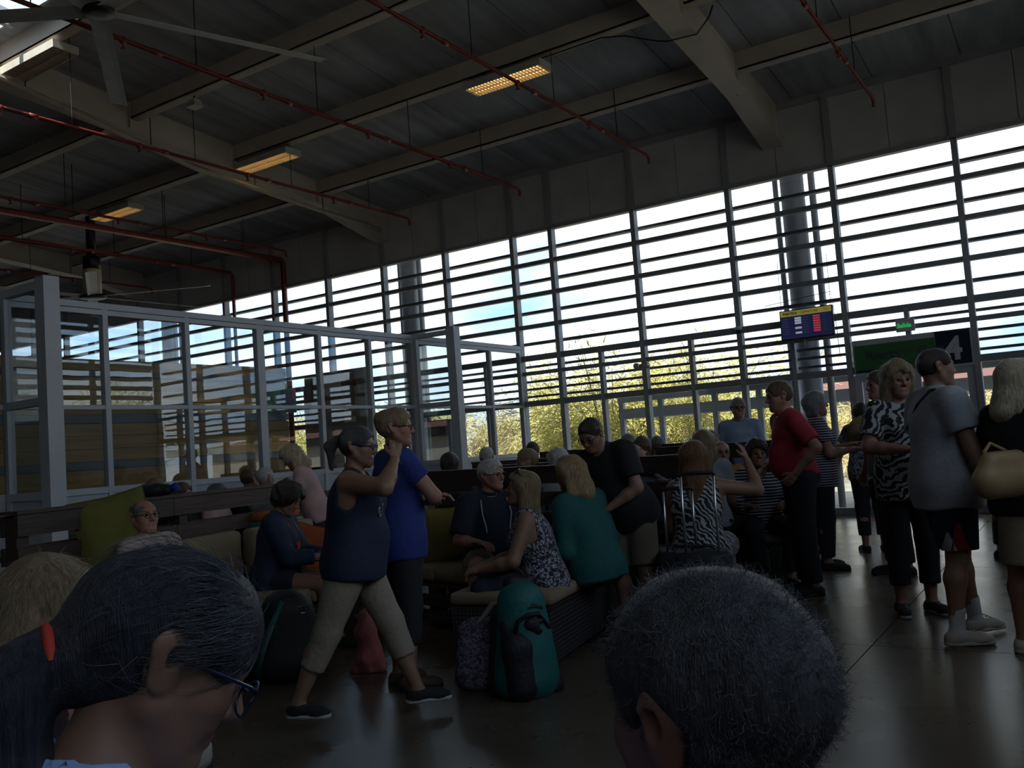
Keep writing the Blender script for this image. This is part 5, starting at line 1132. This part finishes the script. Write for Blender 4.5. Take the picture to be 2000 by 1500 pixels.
# red and white side flash on the navy shorts
hipr = d19['P']+V3(.086,0,-.02); kr = d19['ft'][1][0]
for nm, mt, a, b, w0, w1 in (('red_flash', C_('red side flash', (.30,.03,.02)), .55, .90, .012, .05), ('white_flash', C_('white side flash', (.42,.42,.44)), .66, .905, .004, .045)):
    off = 0 if nm == 'red_flash' else -.06
    ax = kr-hipr; q = []
    for t_, w in ((a, w0), (b, w1)):
        c = hipr+ax*t_; R_ = (.100*d19['g']+.012)+(.078*d19['g']+.024-.100*d19['g']-.012)*t_/.92+.013
        for e in (-w, 0, w): 
            ang = (e+off)/R_-.35; q.append(c+V3(math.cos(ang), 0, 0)*R_*1.0+V3(0, math.sin(ang), 0)*R_)
    m_ = MB(); m_.add([tuple(p) for p in q]+[tuple(p-V3(.008,0,0)) for p in q], [(0,1,4,3),(1,2,5,4),(7,6,9,10),(8,7,10,11),(0,3,9,6),(2,8,11,5),(3,4,10,9),(4,5,11,10),(0,6,7,1),(1,7,8,2)]); m_.build(nm, mt, r19, True)
# tan shoulder bag of the blonde woman
r21, d21 = A21
o = empty('shoulder_bag', (-.46, 5.58, .965), facing(70)); tag(o, 'tan leather shoulder bag held by the blonde woman in black', 'bag')
TANB = M('tan bag leather', (.34,.225,.105), .55, 0, .12, 7); blob('bag_body', [((0,-.10,.02),(0,.12,.02),.10,.10,(1,0,0),1.3,.03), ((0,-.08,.11),(0,.10,.11),.07,.07,(1,0,0),1.3,.03)], .009, TANB, o, (wobble(97, 26), .005))
MB().tube([(0,-.10,.13),(-.05,-.06,.18),(-.08,.02,.22),(-.05,.08,.18),(0,.11,.13)], .011, 6).build('strap', TANB, o, True)
# straw hat on the back of the woman in the leaf print blouse
r16, d16 = A16
STRAW = M('straw hat weave', (.34,.25,.13), .9, 0, .2, 30, .3, 120)
rot = Matrix.Rotation(math.radians(100), 3, 'X'); c = d16['N']-d16['fw']*.155-d16['u']*.10
MB().lathe([(.20,.0),(.205,.008),(.10,.022),(.095,.06),(.085,.10),(.03,.115),(.005,.116)], tuple(c), 24, rot).build('straw_hat', STRAW, r16, True)
# sunglasses pushed up in the hair
r6, d6 = A6; gm = MB(); E6 = lambda *p: tuple(d6['Hc']+d6['Rh'] @ V3(*p))
for s in (-1,1): gm.tube([E6(s*(.034+.024*math.cos(a)), .055+.012*math.sin(a), .122-.012*math.sin(a)) for a in np.linspace(0, 2*PI, 13)], .006, 5, False); gm.tube([E6(s*.06,.05,.118), E6(s*.085,.0,.08), E6(s*.09,-.04,.05)], .0035, 5)
gm.build('sunglasses', GL_K, r6, True)
MB().lathe([(.001,-.004),(.004,0),(.001,.004)], E6(-.083,-.005,-.036), 8).build('earring', CHROME, r6, True)
# blue glasses in the raised hand of the walking woman, silver rings printed on her top
r1, d1 = A1; w = d1['ar'][1][1]+d1['ar'][1][2]*.09; gm = MB()
E1 = lambda *p: tuple(d1['Hc']+d1['Rh'] @ V3(*p))
for s in (-1,1): gm.tube([E1(s*(.034+.024*math.cos(a)), .108, .002+.019*math.sin(a)) for a in np.linspace(0, 2*PI, 13)], .003, 5, False); gm.tube([E1(s*.058,.106,.006), E1(s*.080,.05,.012), E1(s*.083,-.01,.018)], .0042, 5)
gm.build('glasses', GL_B, r1, True)
worn(r1, 'bracelet', [d1['ar'][1][1]-d1['ar'][1][2]*.02+V3(.036*math.cos(a), .036*math.sin(a), 0) for a in np.linspace(0, 2*PI, 13)], .004, BLACK)
RG = M('silver foil print', (.5,.5,.55), .3, .6)
for k in range(2):
    c = d1['P']+d1['u']*.27+d1['fw']*(.17+.0*k)+d1['sx']*(.075-.075*k)
    worn(r1, 'ring_print', [c+d1['sx']*.030*math.cos(a)+d1['u']*.034*math.sin(a)-d1['fw']*.03*abs(.0) for a in np.linspace(0, 2*PI, 15)], .005, RG)
# wrist bands and necklace
worn(r5, 'wrist_watch', [d5['ar'][1][1]-d5['ar'][1][2]*.02+d5['sx']*.036*math.cos(a)+d5['fw']*.036*math.sin(a) for a in np.linspace(0, 2*PI, 13)], .008, BLACK)
# F1: spectacles and red hair tie
rF, dF = A_F1; EF = lambda *p: tuple(dF['Hc']+dF['Rh'] @ V3(*p)); gm = MB()
for s in (-1,1):
    gm.tube([EF(s*(.034+.026*math.cos(a)), .110-.006*abs(math.cos(a)), -.004+.022*math.sin(a)) for a in np.linspace(0, 2*PI, 25)], .0020, 6, False)
    gm.tube([EF(s*.061,.106,.008), EF(s*.072,.092,.011), EF(s*.079,.04,.012), EF(s*.081,-.01,.010), EF(s*.080,-.03,-.012)], .0026, 6)
gm.tube([EF(-.010,.112,.002), EF(.010,.112,.002)], .0022, 6); gm.build('glasses', M('dark blue spectacle frame', (.012,.018,.05), .25), rF, True)
TIE = M('red orange hair tie', (.55,.05,.03), .7); MB().tube([EF(.033*math.cos(a), -.116-.018*math.sin(a), -.044+.026*math.sin(a)) for a in np.linspace(0, 2*PI, 17)], .007, 6, False).build('hair_tie', TIE, rF, True)

# ================================================================== loose hair strands on the close heads
def strands(root, d, hair_obj, n, length, mode, mat, seed, rad=.00035, name='hair_strands'):
    """thin three sided strands growing on the hair surface; mode 'curl' stands off the head, 'sleek' lies back to the tie"""
    r = np.random.default_rng(seed); me = hair_obj.data; nv = len(me.vertices); co = np.empty(nv*3, np.float32); me.vertices.foreach_get('co', co); co = co.reshape(-1,3).astype(float)
    no = np.empty(nv*3, np.float32); me.vertices.foreach_get('normal', no); no = no.reshape(-1,3).astype(float)
    Hc, Rh = d['Hc'], d['Rh']; lc = (co-Hc) @ Rh; idx = r.integers(0, nv, n*3)
    ok = (lc[idx,2] > -.06) if mode == 'curl' else (lc[idx,1] > -.11) & (lc[idx,2] > -.03) & ((np.abs(lc[idx,0]) < .055) | (lc[idx,2] > .03) | (lc[idx,1] < -.04))
    if mode == 'loose': ok = lc[idx,2] > -.2
    idx = idx[ok][:n]; n = len(idx); p = co[idx]; nn = no[idx]; ns = 6; P = np.zeros((n, ns, 3)); P[:,0] = p-nn*.002
    if mode == 'curl':
        dirv = nn*.8+r.normal(0,.5,(n,3)); dirv /= np.linalg.norm(dirv, axis=1)[:,None]; turn = r.normal(0,1,(n,3)); Ls = r.uniform(.4,1.2,n)[:,None]*length
        for k in range(1, ns):
            P[:,k] = P[:,k-1]+dirv*Ls/ns; dirv = dirv+np.cross(turn, dirv)*.35; dirv /= np.linalg.norm(dirv, axis=1)[:,None]
    else:
        tie = Hc+Rh @ V3(0,-.110,-.034) if mode == 'sleek' else None; Ls = r.uniform(.5,1.3,n)[:,None]*length; cur = p+nn*.001; lift = (r.random(n) < .12)[:,None]*r.uniform(0,.5,(n,1))
        for k in range(1, ns):
            fl = (tie-cur) if tie is not None else np.tile(V3(0,0,-1.), (n,1))+.25*nn; fl = fl/np.linalg.norm(fl, axis=1)[:,None]; fl = fl-nn*(fl*nn).sum(1)[:,None]*.9+nn*lift+r.normal(0,.07,(n,3)); fl /= np.linalg.norm(fl, axis=1)[:,None]
            cur = cur+fl*Ls/ns
            if tie is not None:      # follow the skull: keep the distance to the head axis
                c0 = Hc+Rh @ V3(0,-.005,.033); v = cur-c0; vh = v @ Rh; rr = np.sqrt((vh[:,0]/.089)**2+(vh[:,1]/.108)**2+(vh[:,2]/.096)**2); v = v/np.maximum(rr,.5)[:,None]*np.clip(rr, 1.0, 1.04+lift[:,0]*.4)[:,None]; cur = c0+v
            P[:,k] = cur
    T = np.gradient(P, axis=1); T /= np.linalg.norm(T, axis=2)[:,:,None]+1e-9; s1 = np.cross(T, r.normal(0,1,(n,1,3))); s1 /= np.linalg.norm(s1, axis=2)[:,:,None]+1e-9; s2 = np.cross(T, s1)
    w = (np.linspace(1, .35, ns)*rad)[None,:,None]
    rings = np.stack([P+s1*w, P-s1*w*.5+s2*w*.87, P-s1*w*.5-s2*w*.87], 2)       # n, ns, 3, 3
    V = rings.reshape(-1,3); base = (np.arange(n)*ns*3)[:,None,None]; kk = (np.arange(ns-1)*3)[None,:,None]; Q = []
    for a in range(3):
        b_ = (a+1) % 3; q = np.stack([base+kk+a, base+kk+b_, base+kk+3+b_, base+kk+3+a], -1).reshape(-1,4); Q.append(q)
    me2 = np_mesh(name, V, np.concatenate(Q), mat); ob = link(name, me2, None, root); ob['kind'] = 'stuff'; return ob
def child(root, nm): return [c for c in root.children if c.name.split('.')[0] == nm][0]
S_GREY = M('silver grey hair strand', (.19,.19,.21), .4); S_DARK = M('dark hair strand', (.05,.05,.06), .4); S_LIGHT = M('pale hair strand', (.42,.33,.22), .4)
rr3, dd3 = A_F3; strands(rr3, dd3, child(rr3,'hair'), 4200, .017, 'curl', S_DARK, 5, .00032); strands(rr3, dd3, child(rr3,'hair'), 2400, .019, 'curl', S_GREY, 6, .00030)
strands(rF, dF, child(rF,'hair'), 2400, .13, 'sleek', S_DARK, 7, .00045); strands(rF, dF, child(rF,'hair'), 800, .15, 'sleek', S_GREY, 8, .00035)
rr2, dd2 = A_F2; strands(rr2, dd2, child(rr2,'hair'), 1200, .09, 'loose', M('sandy hair strand', (.26,.18,.10), .4), 9, .0007)
ORS = C_('orange strap', (.60,.08,.02))
for s in (-1,1): worn(rr2, 'top_strap', [dd2['N']+dd2['sx']*s*.10+dd2['fw']*.07-dd2['u']*.08, dd2['N']+dd2['sx']*s*.095+dd2['u']*.012, dd2['N']+dd2['sx']*s*.085-dd2['fw']*.09-dd2['u']*.05, dd2['N']+dd2['sx']*s*.05-dd2['fw']*.135-dd2['u']*.2], .011, ORS)
rz, dz = A18; strands(rz, dz, child(rz,'hair'), 500, .07, 'loose', S_LIGHT, 10, .0011)
ra, da = A10; strands(ra, da, child(ra,'hair'), 500, .07, 'loose', M('copper hair strand', (.30,.12,.035), .4), 11, .0011)
